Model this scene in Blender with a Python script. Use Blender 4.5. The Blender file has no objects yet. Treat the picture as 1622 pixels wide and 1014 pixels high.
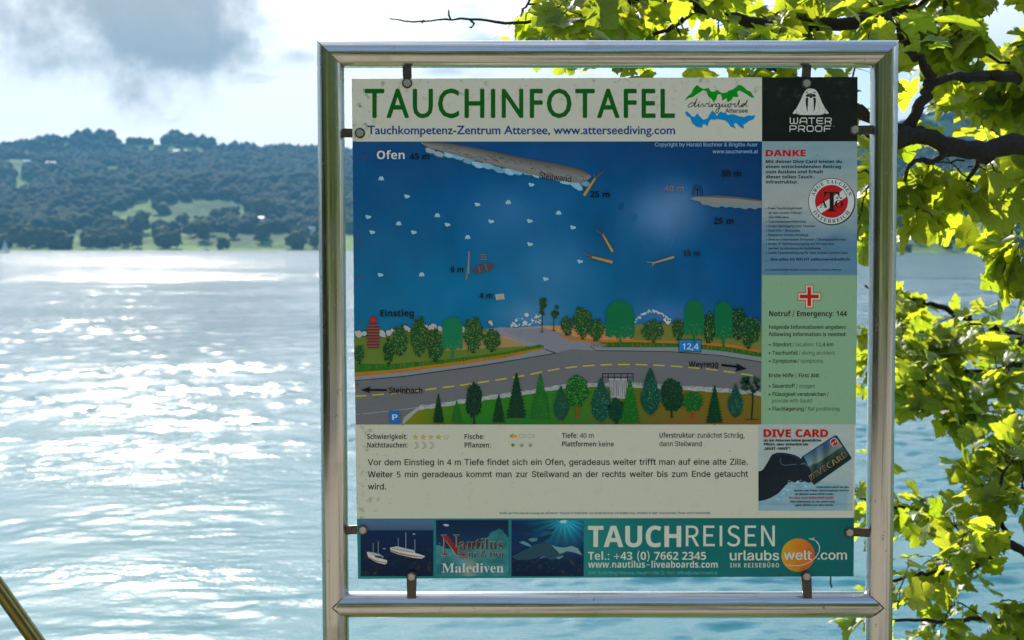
import bpy, math, random, os
import numpy as np
from mathutils import Vector, Matrix, Euler, noise
from mathutils.geometry import tessellate_polygon

sc = bpy.context.scene
COL = sc.collection
R = math.radians
random.seed(7)
rng = np.random.RandomState(7)

# ------------------------------------------------------------------ camera
PITCH = math.atan(114 / 2100)
CAM_Z = 1.6
cam = bpy.data.cameras.new('camera')
cam.sensor_width = 36
cam.lens = 2100 / 1622 * 36
cam.clip_start = 0.05
cam.clip_end = 20000
cam.dof.use_dof = True
cam.dof.focus_distance = 2.62
cam.dof.aperture_fstop = 7.5
camo = bpy.data.objects.new('camera', cam)
camo.location = (0, 0, CAM_Z)
camo.rotation_euler = (R(90) - PITCH, 0, 0)
COL.objects.link(camo)
sc.camera = camo

# ------------------------------------------------------------------ light
SUN_EL, SUN_AZ = R(34), R(-17)          # azimuth from +Y towards +X
sdir = Vector((math.sin(SUN_AZ) * math.cos(SUN_EL), math.cos(SUN_AZ) * math.cos(SUN_EL), math.sin(SUN_EL)))
sun = bpy.data.lights.new('sun', 'SUN')
sun.energy = 4.2
sun.angle = R(0.53)
sun.color = (1.0, 0.94, 0.84)
suno = bpy.data.objects.new('sun', sun)
suno.rotation_euler = sdir.to_track_quat('Z', 'Y').to_euler()
suno.location = (0, 0, 20)
COL.objects.link(suno)
sc.view_settings.view_transform = 'Standard'
sc.view_settings.look = 'None'
sc.view_settings.gamma = 1
sc.view_settings.use_curve_mapping = False
sc.view_settings.exposure = 1.79
sc.cycles.max_bounces = 6
sc.cycles.volume_bounces = 0
sc.cycles.transparent_max_bounces = 6


class NT:
    """tiny node-tree writer"""
    def __init__(s, nt):
        s.nt = nt

    def n(s, t, **kw):
        nd = s.nt.nodes.new(t)
        for k, v in kw.items():
            setattr(nd, k, v)
        return nd

    def l(s, a, b):
        s.nt.links.new(a, b)

    def m(s, op, a, b=None, c=None, clamp=False):
        nd = s.n('ShaderNodeMath', operation=op)
        nd.use_clamp = clamp
        for i, v in enumerate((a, b, c)):
            if v is None:
                continue
            if isinstance(v, (int, float)):
                nd.inputs[i].default_value = v
            else:
                s.l(v, nd.inputs[i])
        return nd.outputs[0]

    def mr(s, v, a, b, c=0.0, d=1.0, smooth=True):
        nd = s.n('ShaderNodeMapRange')
        if smooth:
            nd.interpolation_type = 'SMOOTHSTEP'
        for i, x in enumerate((v, a, b, c, d)):
            if isinstance(x, (int, float)):
                nd.inputs[i].default_value = x
            else:
                s.l(x, nd.inputs[i])
        return nd.outputs[0]

    def mix(s, f, a, b):
        nd = s.n('ShaderNodeMix', data_type='RGBA')
        if isinstance(f, (int, float)):
            nd.inputs[0].default_value = f
        else:
            s.l(f, nd.inputs[0])
        for i, x in ((6, a), (7, b)):
            if isinstance(x, tuple):
                nd.inputs[i].default_value = (*x, 1)[:4]
            else:
                s.l(x, nd.inputs[i])
        return nd.outputs[2]

    def noise(s, vec, scale, detail=4, rough=0.55, out=0):
        nd = s.n('ShaderNodeTexNoise')
        nd.inputs['Scale'].default_value = scale
        nd.inputs['Detail'].default_value = detail
        nd.inputs['Roughness'].default_value = rough
        if vec is not None:
            s.l(vec, nd.inputs['Vector'])
        return nd.outputs[out]


world = bpy.data.worlds.new('World')
sc.world = world
world.use_nodes = True
T = NT(world.node_tree)
bg = world.node_tree.nodes['Background']
bg.inputs['Strength'].default_value = 0.1
sky = T.n('ShaderNodeTexSky', sky_type='NISHITA')
sky.sun_disc = False
sky.sun_elevation = SUN_EL
sky.sun_rotation = SUN_AZ % (2 * math.pi)
sky.altitude = 470
sky.air_density = 1.0
sky.dust_density = 0.7
tc = T.n('ShaderNodeTexCoord')
sep = T.n('ShaderNodeSeparateXYZ')
T.l(tc.outputs['Generated'], sep.inputs[0])
X, Y, Z = sep.outputs
# cloud layer projected on a flat ceiling
zz = T.m('MAXIMUM', T.m('ADD', Z, 0.12), 0.03)
cv = T.n('ShaderNodeCombineXYZ')
T.l(T.m('DIVIDE', X, zz), cv.inputs[0])
T.l(T.m('DIVIDE', Y, zz), cv.inputs[1])
CLOUD_OFF = (3.1, 0.4, 0.0)
mp = T.n('ShaderNodeVectorMath', operation='ADD')
T.l(cv.outputs[0], mp.inputs[0])
mp.inputs[1].default_value = CLOUD_OFF
nz = T.noise(mp.outputs[0], 0.55, 7, 0.58)
cover = T.mr(T.m('SUBTRACT', nz, T.mr(Z, 0.22, 0.42, 0.0, 0.15)), 0.33, 0.50)
nz2 = T.noise(mp.outputs[0], 1.1, 6, 0.6)
# one thick grey cloud high to the left of the board, edges broken by noise
cdir = Vector(((215 - 811) / 2100, 1, 0.0)).normalized()
def lens(px, py, sx, sy, tilt=0.0):
    ax = math.atan2(px - 811, 2100)
    el = math.atan2(393 - py, 2100)
    az = T.m('ARCTAN2', X, Y)
    e = T.m('ARCSINE', Z)
    u = T.m('SUBTRACT', az, ax)
    v = T.m('SUBTRACT', e, el)
    v = T.m('ADD', v, T.m('MULTIPLY', u, tilt))
    u2 = T.m('POWER', T.m('ABSOLUTE', T.m('DIVIDE', u, sx / 2100)), 2)
    v2 = T.m('POWER', T.m('ABSOLUTE', T.m('DIVIDE', v, sy / 2100)), 2)
    return T.m('SQRT', T.m('ADD', u2, v2))
nd3 = T.noise(tc.outputs['Generated'], 9.0, 8, 0.66)
w = T.m('MULTIPLY', T.m('SUBTRACT', nd3, 0.50), 2.9)
g1 = T.mr(T.m('ADD', lens(200, -25, 245, 128, 0.10), w), 1.6, 0.15, 0.0, 1.0)
g2 = T.mr(T.m('ADD', lens(312, 84, 105, 42, 0.16), w), 1.5, 0.25, 0.0, 0.95)
g3 = T.mr(T.m('ADD', lens(475, 96, 34, 14, 0.0), w), 1.5, 0.2, 0.0, 0.45)
g = T.m('ADD', T.m('ADD', T.m('MULTIPLY', g1, 0.9), T.m('MULTIPLY', g2, 0.45)), T.m('MULTIPLY', g3, 0.5), clamp=True)
g = T.m('MULTIPLY', g, T.mr(T.noise(tc.outputs['Generated'], 26.0, 5, 0.6), 0.3, 0.62, 0.80, 1.0))
grey = T.m('MAXIMUM', g, T.mr(nz2, 0.57, 0.75, 0.0, 0.4))
dot = T.n('ShaderNodeVectorMath', operation='DOT_PRODUCT')
T.l(tc.outputs['Generated'], dot.inputs[0])
dot.inputs[1].default_value = sdir
fwd = T.m('POWER', T.m('MAXIMUM', T.m('MULTIPLY', T.m('ADD', dot.outputs['Value'], 1.0), 0.5), 0.0), 3.0)
near = T.m('POWER', T.m('MULTIPLY', T.m('ADD', dot.outputs['Value'], 1.0), 0.5), 22.0)
cl_lum = T.m('ADD', T.m('ADD', T.m('MULTIPLY', fwd, 6.4), 2.9), T.m('MULTIPLY', near, 7.0))       # clouds near the sun are brighter
ig = T.m('SUBTRACT', 1.0, grey)
cl_lum = T.m('ADD', T.m('MULTIPLY', cl_lum, T.m('POWER', ig, 2.2)), T.m('MULTIPLY', grey, 3.0))
clc = T.mix(grey, (1.0, 0.985, 0.96), (1.09, 0.995, 0.86))
cm = T.n('ShaderNodeVectorMath', operation='SCALE')
T.l(clc, cm.inputs[0])
T.l(cl_lum, cm.inputs['Scale'])
back = T.mr(Y, 0.25, -0.35, 1.0, 0.15)                    # cloud bank over the lake, broken towards the land
cov = T.m('MAXIMUM', T.m('MULTIPLY', cover, back), T.mr(g, 0.0, 0.25))
T.l(T.mix(cov, sky.outputs[0], cm.outputs[0]), bg.inputs['Color'])


# ------------------------------------------------------------------ helpers
def ray(px, py):
    x = (px - 811) / 2100
    u = (507 - py) / 2100
    c, s = math.cos(PITCH), math.sin(PITCH)
    return Vector((x, c + u * s, u * c - s))


def P(px, py, D):
    r = ray(px, py)
    r *= D / r.y
    return Vector((r.x, r.y, r.z + CAM_Z))


def proj(p):
    c, s = math.cos(PITCH), math.sin(PITCH)
    q = Vector(p) - Vector((0, 0, CAM_Z))
    d = q.y * c - q.z * s
    u = q.y * s + q.z * c
    return 811 + 2100 * q.x / d, 507 - 2100 * u / d, d


def lin(c):
    return tuple(((v / 255) / 12.92 if v / 255 <= 0.04045 else ((v / 255 + 0.055) / 1.055) ** 2.4) for v in c)


def tag(o, label=None, category=None, group=None, kind=None):
    for k, v in (('label', label), ('category', category), ('group', group), ('kind', kind)):
        if v:
            o[k] = v
    return o


def mesh(name, verts, faces, mat=None, smooth=False):
    me = bpy.data.meshes.new(name)
    me.from_pydata([tuple(v) for v in verts], [], faces)
    if mat:
        me.materials.append(mat)
    if smooth:
        me.shade_smooth()
    me.update()
    return me


def fast_mesh(name, v, f, mat=None, smooth=False):
    """v (n,3), f (m,k) numpy"""
    me = bpy.data.meshes.new(name)
    v = np.asarray(v, dtype=np.float32)
    f = np.asarray(f, dtype=np.int32)
    k = f.shape[1]
    me.vertices.add(len(v))
    me.vertices.foreach_set('co', v.ravel())
    me.loops.add(f.size)
    me.loops.foreach_set('vertex_index', f.ravel())
    me.polygons.add(len(f))
    me.polygons.foreach_set('loop_start', np.arange(0, f.size, k, dtype=np.int32))
    if mat:
        me.materials.append(mat)
    me.update(calc_edges=True)
    if smooth:
        me.shade_smooth()
    return me


def ob(name, me, parent=None, loc=None):
    o = bpy.data.objects.new(name, me)
    COL.objects.link(o)
    if parent:
        o.parent = parent
    if loc is not None:
        o.location = loc
    return o


def part(name, verts, faces, mat, parent, base=None, smooth=False):
    """world-space geometry stored relative to the thing's base"""
    b = Vector(base) if base is not None else Vector((0, 0, 0))
    return ob(name, mesh(name, [Vector(v) - b for v in verts], faces, mat, smooth), parent)


def box(c, s, rot=None):
    x, y, z = (q / 2 for q in s)
    v = [Vector((a * x, b * y, d * z)) for d in (-1, 1) for a, b in ((-1, -1), (1, -1), (1, 1), (-1, 1))]
    if rot:
        v = [rot @ q for q in v]
    v = [q + Vector(c) for q in v]
    return v, [(3, 2, 1, 0), (4, 5, 6, 7), (0, 1, 5, 4), (1, 2, 6, 5), (2, 3, 7, 6), (3, 0, 4, 7)]


class Geo:
    def __init__(s):
        s.v, s.f = [], []

    def add(s, v, f):
        n = len(s.v)
        s.v += list(v)
        s.f += [tuple(i + n for i in q) for q in f]

    def tube(s, pts, radii, seg=8, cap=True):
        pts = [Vector(p) for p in pts]
        if not hasattr(radii, '__len__'):
            radii = [radii] * len(pts)
        n = len(s.v)
        ref = None
        for i, p in enumerate(pts):
            t = (pts[min(i + 1, len(pts) - 1)] - pts[max(i - 1, 0)])
            t = t.normalized() if t.length > 1e-9 else Vector((0, 0, 1))
            if ref is None:
                ref = Vector((0, 0, 1)) if abs(t.z) < 0.9 else Vector((1, 0, 0))
            a = (ref - t * ref.dot(t)).normalized()
            ref = a
            b = t.cross(a)
            for k in range(seg):
                g_ = 2 * math.pi * k / seg
                s.v.append(p + (a * math.cos(g_) + b * math.sin(g_)) * radii[i])
        for i in range(len(pts) - 1):
            for k in range(seg):
                k2 = (k + 1) % seg
                s.f.append((n + i * seg + k, n + i * seg + k2, n + (i + 1) * seg + k2, n + (i + 1) * seg + k))
        if cap:
            s.f.append(tuple(n + k for k in range(seg))[::-1])
            e = n + (len(pts) - 1) * seg
            s.f.append(tuple(e + k for k in range(seg)))


def new_mat(name):
    m = bpy.data.materials.new(name)
    m.use_nodes = True
    return m, NT(m.node_tree), m.node_tree.nodes['Principled BSDF'], m.node_tree.nodes['Material Output']


def simple(name, col, rough=0.6, metal=0.0, nscale=None, namt=0.25):
    m, t, b, o = new_mat(name)
    b.inputs['Base Color'].default_value = (*col, 1)
    b.inputs['Roughness'].default_value = rough
    b.inputs['Metallic'].default_value = metal
    if nscale:
        c = t.n('ShaderNodeTexCoord')
        f = t.noise(c.outputs['Object'], nscale, 5)
        t.l(t.mix(f, tuple(v * (1 - namt) for v in col), tuple(min(1, v * (1 + namt)) for v in col)), b.inputs['Base Color'])
    return m


# ------------------------------------------------------------------ materials
def metal_mat(vertical=True):
    m, t, b, o = new_mat('stainless_steel')
    c = t.n('ShaderNodeTexCoord')
    mp_ = t.n('ShaderNodeMapping')
    mp_.inputs['Scale'].default_value = (1, 1, 0.012) if vertical else (0.012, 1, 1)
    t.l(c.outputs['Object'], mp_.inputs[0])
    bmp = t.n('ShaderNodeBump')
    bmp.inputs['Strength'].default_value = 0.5
    bmp.inputs['Distance'].default_value = 0.0016
    t.l(t.noise(mp_.outputs[0], 130, 3, 0.6), bmp.inputs['Height'])
    t.l(bmp.outputs[0], b.inputs['Normal'])
    run = t.mr(t.noise(mp_.outputs[0], 240, 2, 0.6), 0.52, 0.7, 0, 0.35)
    n1 = t.noise(c.outputs['Object'], 9, 6, 0.6)
    n2 = t.noise(c.outputs['Object'], 70, 4, 0.6)
    n3 = t.noise(c.outputs['Object'], 2.3, 5, 0.65)
    stain = t.mr(n1, 0.55, 0.74, 0, 0.35)
    spots = t.mr(n2, 0.66, 0.72, 0, 0.55)
    dirt = t.m('MAXIMUM', t.m('MAXIMUM', stain, spots), run)
    t.l(t.mix(dirt, (0.54, 0.53, 0.50), (0.17, 0.155, 0.10)), b.inputs['Base Color'])
    b.inputs['Metallic'].default_value = 1
    t.l(t.m('ADD', t.mr(n3, 0.3, 0.7, 0.12, 0.2), t.m('MULTIPLY', dirt, 0.3)), b.inputs['Roughness'])
    return m


M_STEEL = metal_mat(True)
M_STEEL_H = metal_mat(False)
M_BOLT = simple('galvanised_bolt', (0.50, 0.48, 0.43), 0.42, 1.0, 260, 0.3)
M_TAB = simple('weathered_steel_tab', (0.105, 0.09, 0.068), 0.4, 0.85, 160, 0.6)
M_WELD = simple('weld_seam', (0.16, 0.13, 0.09), 0.6, 0.7, 300, 0.6)
M_HAND = simple('handrail_steel', (0.20, 0.165, 0.06), 0.26, 1.0, 30, 0.35)


def ink_mat():
    m, t, b, o = new_mat('printed_panel')
    a = t.n('ShaderNodeAttribute', attribute_name='ink')
    c = t.n('ShaderNodeTexCoord')
    sp = t.n('ShaderNodeSeparateXYZ')
    t.l(c.outputs['Object'], sp.inputs[0])
    n1 = t.noise(c.outputs['Object'], 60, 6, 0.65)
    n2 = t.noise(c.outputs['Object'], 6, 4, 0.6)
    n3 = t.noise(c.outputs['Object'], 170, 2, 0.5)
    # grime: specks everywhere, more towards the upper left corner and the lower edge
    corner = t.m('MAXIMUM', t.mr(sp.outputs[0], -0.42, -0.50), t.mr(sp.outputs[2], 1.02, 0.965))
    corner = t.m('MAXIMUM', corner, t.mr(sp.outputs[2], 1.84, 1.93, 0, 0.6))
    gr = t.m('MULTIPLY', t.mr(n1, 0.54, 0.72), t.m('ADD', t.m('MULTIPLY', corner, 0.75), 0.07))
    sk = t.m('MULTIPLY', t.mr(n3, 0.72, 0.77), 0.35)
    gr = t.m('MAXIMUM', gr, sk)
    col = t.mix(gr, a.outputs['Color'], (0.10, 0.085, 0.045))
    veil = t.mr(n2, 0.35, 0.75, 0.0, 0.02)
    col = t.mix(veil, col, (0.55, 0.53, 0.42))
    t.l(col, b.inputs['Base Color'])
    t.l(t.mr(n2, 0.3, 0.7, 0.28, 0.42), b.inputs['Roughness'])
    b.inputs['Specular IOR Level'].default_value = 0.12
    return m


M_INK = ink_mat()
M_ALU = simple('panel_back', (0.55, 0.54, 0.50), 0.45, 0.2, 40, 0.15)

# ------------------------------------------------------------------ ground, bank
def bank_edge(x):
    t_ = min(max((x - 1.5) / 1.3, 0), 1)
    return 3.5 + 2.2 * t_ * t_ * (3 - 2 * t_)


WATER_Z = -1.7


def ground_z(x, y):
    e = bank_edge(x)
    z = 0.02 * noise.noise(Vector((x * 0.7, y * 0.7, 0)))
    if y > e:
        z -= (y - e) * 0.95 + 0.03 * (y - e) * noise.noise(Vector((x * 2, y * 2, 3)))
    if y < -14:                                           # the slope on the far side of the road
        d = -14 - y
        z += 26 * (1 - math.exp(-d / 34)) + d * 0.06 * noise.noise(Vector((x * 0.05, y * 0.05, 7)))
    return max(z, WATER_Z - 2.0)


xs = sorted(set([-300, -200, -120, -80, -50, -30, -20, -12, -8] + [round(-6 + 0.25 * i, 3) for i in range(57)] + [10, 14, 20, 30, 50, 80, 120, 200, 300]))
ys = sorted(set([-300, -220, -160, -120, -90, -70, -55, -45, -38, -32, -27, -23, -20, -17, -15, -14, -12, -10, -8, -6, -5, -4, -3, -2, -1, 0, 1] + [round(1.5 + 0.25 * i, 3) for i in range(30)]))
gv, gf = [], []
for y in ys:
    for x in xs:
        gv.append((x, y, ground_z(x, y)))
nx = len(xs)
for j in range(len(ys) - 1):
    for i in range(nx - 1):
        a = j * nx + i
        gf.append((a, a + 1, a + nx + 1, a + nx))
gm, t, b, o = new_mat('shore_ground')
c = t.n('ShaderNodeTexCoord')
sp = t.n('ShaderNodeSeparateXYZ')
t.l(c.outputs['Object'], sp.inputs[0])
grassf = t.m('MAXIMUM', t.mr(sp.outputs[1], 1.6, 2.6), t.mr(sp.outputs[1], -13, -14.5))
nn = t.noise(c.outputs['Object'], 1.3, 6, 0.6)
nf = t.noise(c.outputs['Object'], 38, 4, 0.7)
gravel = t.mix(nf, (0.21, 0.175, 0.135), (0.41, 0.355, 0.285))
grass = t.mix(nn, (0.04, 0.075, 0.015), (0.09, 0.13, 0.03))
gfac = t.m('ADD', grassf, t.m('MULTIPLY', t.m('SUBTRACT', nn, 0.5), 1.4), clamp=True)
t.l(t.mix(gfac, gravel, grass), b.inputs['Base Color'])
b.inputs['Roughness'].default_value = 0.95
bp = t.n('ShaderNodeBump')
bp.inputs['Strength'].default_value = 0.6
bp.inputs['Distance'].default_value = 0.02
t.l(nf, bp.inputs['Height'])
t.l(bp.outputs[0], b.inputs['Normal'])
tag(ob('ground', mesh('ground', gv, gf, gm, True)), kind='structure')

# road on the land side, behind the photographer (mirrored in the steel tubes)
rm = simple('asphalt', (0.062, 0.06, 0.062), 0.9, 0, 30, 0.3)
rv, rf = [], []
for i in range(41):
    x = -100 + 5 * i
    rv += [(x, -11.6, ground_z(x, -11.6) + 0.05), (x, -5.2, ground_z(x, -5.2) + 0.05)]
for i in range(40):
    rf.append((2 * i, 2 * i + 2, 2 * i + 3, 2 * i + 1))
tag(ob('road', mesh('road', rv, rf, rm)), kind='structure')
lm = simple('road_paint', (0.75, 0.75, 0.72), 0.6, 0, 20, 0.15)
for k, yy in enumerate((-11.25, -5.55)):
    v = []
    for i in range(41):
        x = -100 + 5 * i
        v += [(x, yy - 0.06, ground_z(x, yy) + 0.056), (x, yy + 0.06, ground_z(x, yy) + 0.056)]
    tag(ob('road_edge_line', mesh('road_edge_line', v, rf, lm)), kind='structure')

# ------------------------------------------------------------------ lake
def water():
    az = np.concatenate([np.radians(np.linspace(-100, -27, 30)[:-1]), np.radians(np.linspace(-27, 27, 520)), np.radians(np.linspace(27, 100, 30)[1:])])
    rad = np.concatenate([[3.0, 5.0, 7.0], np.exp(np.linspace(np.log(8.0), np.log(170), 860)), np.exp(np.linspace(np.log(172), np.log(6500), 60))])
    A, Rr = np.meshgrid(az, rad)
    x = np.sin(A) * Rr
    y = np.cos(A) * Rr
    z = np.zeros_like(x)
    r_ = np.random.RandomState(5)
    # slowly varying patches of ruffled and calmer water
    pt = np.zeros_like(x)
    for _ in range(9):
        L = r_.uniform(9, 45)
        th = r_.uniform(0, math.pi)
        pt += np.sin((x * math.cos(th) + y * math.sin(th) * 0.8) * 2 * math.pi / L + r_.uniform(0, 6.28))
    patch = np.clip(0.85 + 0.16 * pt, 0.35, 1.5)
    pn = np.zeros_like(x)
    for _ in range(12):
        L = r_.uniform(1.6, 7)
        th = math.pi / 2 + r_.normal(0, 0.5)
        pn += np.sin((x * math.cos(th) + y * math.sin(th)) * 2 * math.pi / L + r_.uniform(0, 6.28) + 0.9 * np.sin(x * 2 * math.pi / (L * 1.7) + r_.uniform(0, 6)))
    pnear = np.clip(0.72 + 0.24 * pn, 0.12, 1.6)
    for i in range(46):
        L = 0.20 * (3.4 / 0.20) ** (i / 45) * r_.uniform(0.9, 1.1)
        th = math.pi / 2 + r_.normal(0.25, 0.62)
        k = 2 * math.pi / L
        slope = 0.036 * (1.0 if L < 1.0 else 0.42)
        ph = k * (x * math.cos(th) + y * math.sin(th)) + r_.uniform(0, 6.28)
        ph += 0.8 * np.sin(0.31 * k * (x * math.sin(th) - y * math.cos(th)) * 0.35 + i)
        fade = np.clip((205 * (L / 1.3) ** 0.8 - Rr) / 55.0, 0, 1) * np.clip((172 - Rr) / 50.0, 0, 1)      # no alias where the grid is coarser than the wave
        z += slope / k * np.sin(ph) * fade * (pnear if L < 1.1 else 1.0)
    z *= patch
    z = z + WATER_Z
    v = np.stack([x, y, z], -1).reshape(-1, 3)
    na, nr = len(az), len(rad)
    i = np.arange(nr - 1)[:, None] * na + np.arange(na - 1)[None, :]
    f = np.stack([i, i + na, i + na + 1, i + 1], -1).reshape(-1, 4)
    m, t, b, o = new_mat('lake_water')
    c = t.n('ShaderNodeTexCoord')
    sp = t.n('ShaderNodeSeparateXYZ')
    t.l(c.outputs['Object'], sp.inputs[0])
    mpn = t.n('ShaderNodeMapping')
    mpn.inputs['Scale'].default_value = (0.55, 1.0, 1.0)
    mpn.inputs['Rotation'].default_value = (0, 0, 0.2)
    t.l(c.outputs['Object'], mpn.inputs[0])
    big = t.noise(c.outputs['Object'], 0.035, 3, 0.5)
    b1 = t.noise(mpn.outputs[0], 5.5, 3, 0.6)
    b2 = t.noise(mpn.outputs[0], 1.0, 4, 0.62)
    dist = sp.outputs[1]
    far = t.mr(dist, 60, 150)
    h = t.m('ADD', t.m('MULTIPLY', b1, t.m('SUBTRACT', 0.032, t.m('MULTIPLY', far, 0.01))), t.m('MULTIPLY', b2, t.m('MULTIPLY', far, 0.32)))
    # smooth band of calm water in the lee of the far left shore
    calm = t.m('MULTIPLY', t.mr(t.m('ADD', dist, t.m('MULTIPLY', big, 60)), 262, 300), t.mr(t.m('DIVIDE', sp.outputs[0], dist), 0.20, 0.02))
    mps = t.n('ShaderNodeMapping')
    mps.inputs['Scale'].default_value = (0.035, 0.14, 1.0)
    t.l(c.outputs['Object'], mps.inputs[0])
    streak = t.mr(t.noise(mps.outputs[0], 1.0, 5, 0.7), 0.36, 0.66, 0.16, 0.95)
    st = t.m('ADD', t.m('MULTIPLY', streak, t.m('SUBTRACT', 1.0, calm)), t.m('MULTIPLY', calm, 0.7))
    bp = t.n('ShaderNodeBump')
    bp.inputs['Distance'].default_value = 1.0
    t.l(st, bp.inputs['Strength'])
    t.l(h, bp.inputs['Height'])
    t.l(bp.outputs[0], b.inputs['Normal'])
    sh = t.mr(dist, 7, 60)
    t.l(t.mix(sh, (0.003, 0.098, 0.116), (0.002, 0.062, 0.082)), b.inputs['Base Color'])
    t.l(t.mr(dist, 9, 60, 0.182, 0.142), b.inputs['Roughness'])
    b.inputs['IOR'].default_value = 1.333
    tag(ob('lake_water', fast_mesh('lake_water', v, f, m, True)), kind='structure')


water()

# ------------------------------------------------------------------ far shore terrain
def interp(x, tab):
    xs_ = [a for a, _ in tab]
    return float(np.interp(x, xs_, [b_ for _, b_ in tab]))


SKYL = [(-900, 215), (-300, 238), (-80, 232), (0, 227), (35, 224), (60, 221), (68, 216), (85, 214), (115, 213), (125, 210), (145, 205), (180, 205),
        (187, 219), (210, 220), (225, 219), (262, 221), (270, 211), (282, 208), (312, 216), (340, 218), (348, 230), (366, 231), (372, 226), (395, 228), (415, 237),
        (436, 229), (470, 231), (505, 235), (560, 237), (700, 228), (1000, 232), (1200, 226), (1340, 214), (1380, 200), (1430, 187), (1530, 158), (1622, 150), (1800, 170), (2300, 220), (3000, 230)]
RIDGE = [(-900, 300), (-200, 296), (0, 298), (60, 300), (100, 290), (140, 284), (220, 282), (330, 278), (400, 282), (505, 280), (700, 290), (1400, 300), (1622, 290), (3000, 300)]


def dscale(px):
    t_ = min(max((px - 620) / 730, 0), 1)
    return 1 - 0.5 * t_ * t_ * (3 - 2 * t_)


ROWS = [(1850, 0), (1900, 0), (2000, 386), (2150, 372), (2300, 357), (2450, 346), (2600, 330), (2750, 312), (2900, -1), (3100, -2), (3400, 272), (3700, 258), (4000, 247), (4200, -3), (4500, -4), (5200, -5)]


def row_py(px, k):
    D, q = ROWS[k]
    if q == 0:
        return None
    if q > 0:
        return q + (6 * noise.noise(Vector((px / 90, k * 3.3, 0))))
    if q == -1:
        return interp(px, RIDGE) + 8
    if q == -2:
        return interp(px, RIDGE) + 11
    s_ = interp(px, SKYL)
    if q == -3:
        return s_ + 7
    if q == -4:
        return s_ + 35
    return s_ + 110


def terr_point(px, D):
    """point of the terrain in the direction of column px at nominal distance D (metres)"""
    s_ = dscale(px)
    Ds = [r_[0] for r_ in ROWS]
    zs = []
    k = max(0, min(len(Ds) - 2, int(np.searchsorted(Ds, D)) - 1))
    out = []
    for kk in (k, k + 1):
        py = row_py(px, kk)
        if py is None:
            out.append(WATER_Z - 1.0 if kk == 0 else WATER_Z + 1.2)
        else:
            if ROWS[kk][1] > 0 and px > 1200:
                py = py - 4
            out.append(P(px, py, Ds[kk] * s_).z)
    f_ = min(max((D - Ds[k]) / (Ds[k + 1] - Ds[k]), 0), 1)
    z_ = out[0] * (1 - f_) + out[1] * f_
    return Vector(((px - 811) / 2100 * D * s_, D * s_, z_))


def terrain():
    cols = np.concatenate([np.linspace(-3600, -150, 40)[:-1], np.linspace(-150, 640, 170), np.linspace(640, 1340, 25)[1:-1], np.linspace(1340, 1720, 70), np.linspace(1720, 5200, 40)[1:]])
    Ds = np.concatenate([np.linspace(1850, 2900, 40), np.linspace(2930, 4500, 44), [4800, 5200]])
    v = []
    for D in Ds:
        for px in cols:
            p = terr_point(px, D)
            if D > 1890:
                p.z += (2.5 * noise.noise(p / 60) + 1.0 * noise.noise(p / 20)) * dscale(px)
            v.append(p)
    nc = len(cols)
    f = [(j * nc + i, j * nc + i + 1, (j + 1) * nc + i + 1, (j + 1) * nc + i) for j in range(len(Ds) - 1) for i in range(nc - 1)]
    m, t, b, o = new_mat('hill_meadow')
    c = t.n('ShaderNodeTexCoord')
    a = t.noise(c.outputs['Object'], 0.006, 4, 0.6)
    a2 = t.noise(c.outputs['Object'], 0.05, 5, 0.7)
    cc = t.mix(t.mr(a, 0.42, 0.58), (0.045, 0.085, 0.018), (0.15, 0.24, 0.04))
    cc = t.mix(t.mr(a2, 0.35, 0.75, 0, 0.5), cc, (0.03, 0.055, 0.018))
    t.l(cc, b.inputs['Base Color'])
    b.inputs['Roughness'].default_value = 1
    b.inputs['Specular IOR Level'].default_value = 0.1
    tag(ob('hills', mesh('hills', v, f, m, True)), kind='structure')


terrain()


def ico(sub):
    import bmesh
    bm = bmesh.new()
    bmesh.ops.create_icosphere(bm, subdivisions=sub, radius=1)
    v = np.array([tuple(q.co) for q in bm.verts])
    f = np.array([[w_.index for w_ in q.verts] for q in bm.faces])
    bm.free()
    return v, f


ICO1, ICO2 = ico(1), ico(2)


def far_leaf_mat(name, c1, c2, trans=0.25):
    m, t, b, o = new_mat(name)
    g_ = t.n('ShaderNodeNewGeometry')
    oi = t.n('ShaderNodeObjectInfo')
    r_ = t.m('FRACT', t.m('ADD', g_.outputs['Random Per Island'], oi.outputs['Random']))
    c = t.n('ShaderNodeTexCoord')
    nn_ = t.noise(c.outputs['Object'], 0.35, 4, 0.7)
    r_ = t.m('ADD', t.m('MULTIPLY', r_, 0.65), t.m('MULTIPLY', nn_, 0.35))
    t.l(t.mix(r_, c1, c2), b.inputs['Base Color'])
    b.inputs['Roughness'].default_value = 1
    b.inputs['Specular IOR Level'].default_value = 0.1
    return m


M_FAR = far_leaf_mat('far_wood', (0.015, 0.027, 0.010), (0.026, 0.036, 0.013))
M_SHT = far_leaf_mat('shore_tree_leaves', (0.016, 0.035, 0.008), (0.11, 0.11, 0.028))
M_BARK = simple('bark', (0.055, 0.042, 0.03), 0.95, 0, 25, 0.5)


def crown_blob(base, r_, a1=0.55, a2=0.5):
    v, f = base
    off = Vector((r_.uniform(0, 100), 0, 0))
    d = np.array([1 + a1 * noise.noise(Vector(q) * 1.7 + off) + a2 * noise.noise(Vector(q) * 4 + off) for q in v])
    w_ = v * d[:, None]
    w_[:, 2] *= 1.0
    return w_, f


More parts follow.
